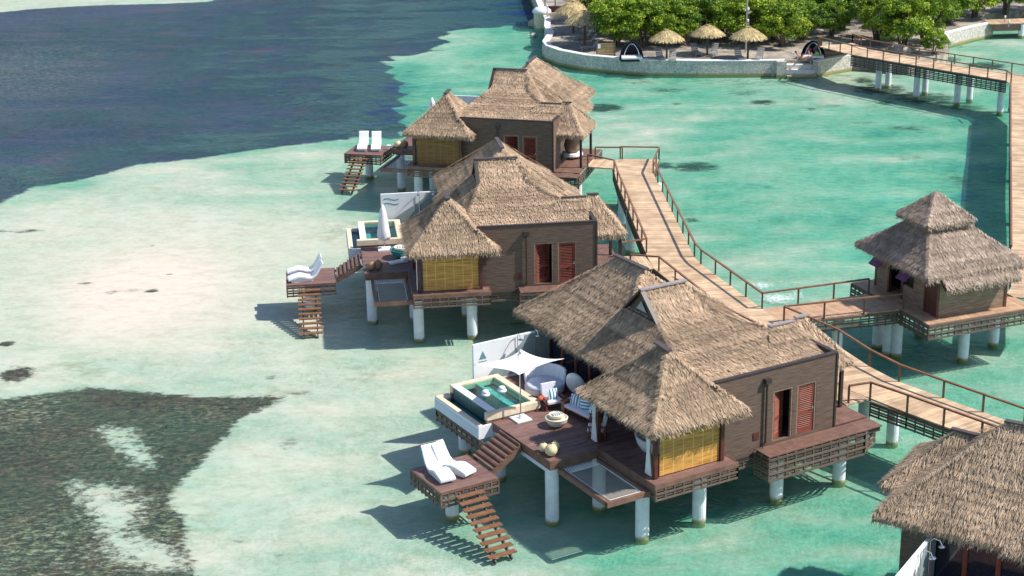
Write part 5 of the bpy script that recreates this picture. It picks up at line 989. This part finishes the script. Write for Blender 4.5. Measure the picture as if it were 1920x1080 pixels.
t = thing('hanging_chair', 'wicker hanging chair with white seat on the farthest villa porch', 'hanging chair'); a = MB(); a.lathe([(.1, .3), (.45, .45), (.55, .85), (.42, 1.3), (.05, 1.5)], n=18); a.build('basket', M['wicker'], t, smooth=True); MB().tube((0, 0, 1.5), (0, 0, 2.2), .015, n=6).build('rope', M['trim'], t); MB().lathe([(.6, .1), (.7, .2), (.66, .34), (.2, .36)], n=20).build('seat_pad', M['fabric'], t); on(P3, t, .35, 3.6, 2.78)
def porch_post(v):
    for x, y in ((1.45, 1.35), (1.45, 4.1)): MB().box(x - .07, x + .07, y - .07, y + .07, 2.78, 5.0).build('porch_post', M['trim'], v)
for v in (v1, v2, v3, v5): porch_post(v)
# ---------------------------------------------------------------- people on the beach (small in the picture)
def person(label, J, R_, E, loc, rz, skin, cloth, hair_at, torso):
    me = bpy.data.meshes.new('person'); me.from_pydata(J, E, []); o = bpy.data.objects.new('person', me); COL.objects.link(o); o.location = loc; o.rotation_euler = (0, 0, rz)
    me.materials.append(M[skin]); sk = o.modifiers.new('skin', 'SKIN')
    for i, r in enumerate(R_): me.skin_vertices[0].data[i].radius = (r, r)
    me.skin_vertices[0].data[0].use_root = True; o.modifiers.new('sub', 'SUBSURF').levels = 2; o.modifiers['sub'].render_levels = 2
    tag(o, label, 'person')
    a = MB(); a.lathe([(.02, -.02), (.1, .02), (.105, .08), (.07, .13), (.01, .15)], n=12); h = a.build('hair', M['hair'], o, smooth=True); h.location = hair_at
    p, q, r = torso; MB().tube(p, q, r, r * .85, n=12).build('clothing', M[cloth], o, smooth=True)
    return o
EDG = [(0, 1), (1, 2), (2, 3), (3, 4), (2, 5), (5, 6), (6, 7), (2, 8), (8, 9), (9, 10), (0, 11), (11, 12), (12, 13), (13, 14), (0, 15), (15, 16), (16, 17), (17, 18)]
RAD = [.13, .12, .12, .055, .095, .05, .04, .035, .05, .04, .035, .085, .06, .045, .04, .085, .06, .045, .04]
stand = [(0, 0, .95), (0, 0, 1.2), (0, 0, 1.42), (0, 0, 1.52), (0, -.01, 1.66), (-.2, 0, 1.4), (-.25, 0, 1.12), (-.24, -.12, .9), (.2, 0, 1.4), (.25, .02, 1.12), (.26, -.06, .88), (-.1, 0, .88), (-.11, -.02, .48), (-.11, .03, .08), (-.11, -.13, .04), (.1, 0, .88), (.12, .02, .48), (.12, .08, .08), (.12, -.08, .04)]
x, y = W(1290, 84, 1.15); person('person in a blue top walking on the sand between two palapas', stand, RAD, EDG, (x, y, 1.12), .3, 'skin2', 'blue', (0, .01, 1.68), ((0, 0, .9), (0, 0, 1.44), .17))
sit = [(0, 0, .12), (0, .12, .35), (0, .2, .56), (0, .2, .68), (0, .18, .82), (-.2, .2, .55), (-.26, .05, .32), (-.2, -.15, .3), (.2, .2, .55), (.27, .05, .32), (.2, -.12, .3), (-.1, -.05, .12), (-.14, -.42, .4), (-.14, -.72, .06), (-.14, -.84, .06), (.1, -.05, .12), (.14, -.45, .22), (.14, -.82, .06), (.14, -.94, .06)]
for k, (dx, sk, cl, lb) in enumerate(((-.35, 'skin', 'pink', 'person in pink sitting on the left inside the dark cabana'), (.3, 'skin', 'purple', 'person in purple sitting on the right inside the dark cabana'))):
    o = person(lb, sit, RAD, EDG, (x2 + dx, y2 + .1, 1.53), .1, sk, cl, (0, .2, .84), ((0, .02, .12), (0, .2, .58), .16)); o.scale = (.85,) * 3
lie = [(0, 0, .45), (0, .22, .55), (0, .42, .68), (0, .5, .76), (0, .6, .88), (-.2, .4, .66), (-.28, .15, .52), (-.22, -.08, .48), (.2, .4, .66), (.28, .15, .52), (.22, -.08, .48), (-.1, -.06, .45), (-.12, -.48, .5), (-.12, -.9, .42), (-.12, -.98, .48), (.1, -.06, .45), (.12, -.46, .62), (.12, -.88, .42), (.12, -.96, .48)]
x3, y3 = W(1505, 118, 1.15); person('sunbathing person reclining on the sand lounger beside the concrete steps', lie, RAD, EDG, (x3, y3, 1.1), 1.2, 'skin', 'orange', (0, .62, .9), ((0, -.08, .45), (0, .12, .5), .15))
dup(bc, (x3 + .75, y3 - .3, 1.12), 1.2, 'wooden lounger under the sunbather beside the concrete steps', GL)
MB_ = MB().lathe([(.02, 0), (.13, .04), (.18, .16), (.13, .28), (.02, .32)], n=14); o = MB_.build('beach_ball', M['green'], smooth=True); o.location = (x2 + .25, y2 - .5, 1.53); tag(o, 'bright green ball on the mattress of the occupied cabana', 'ball')
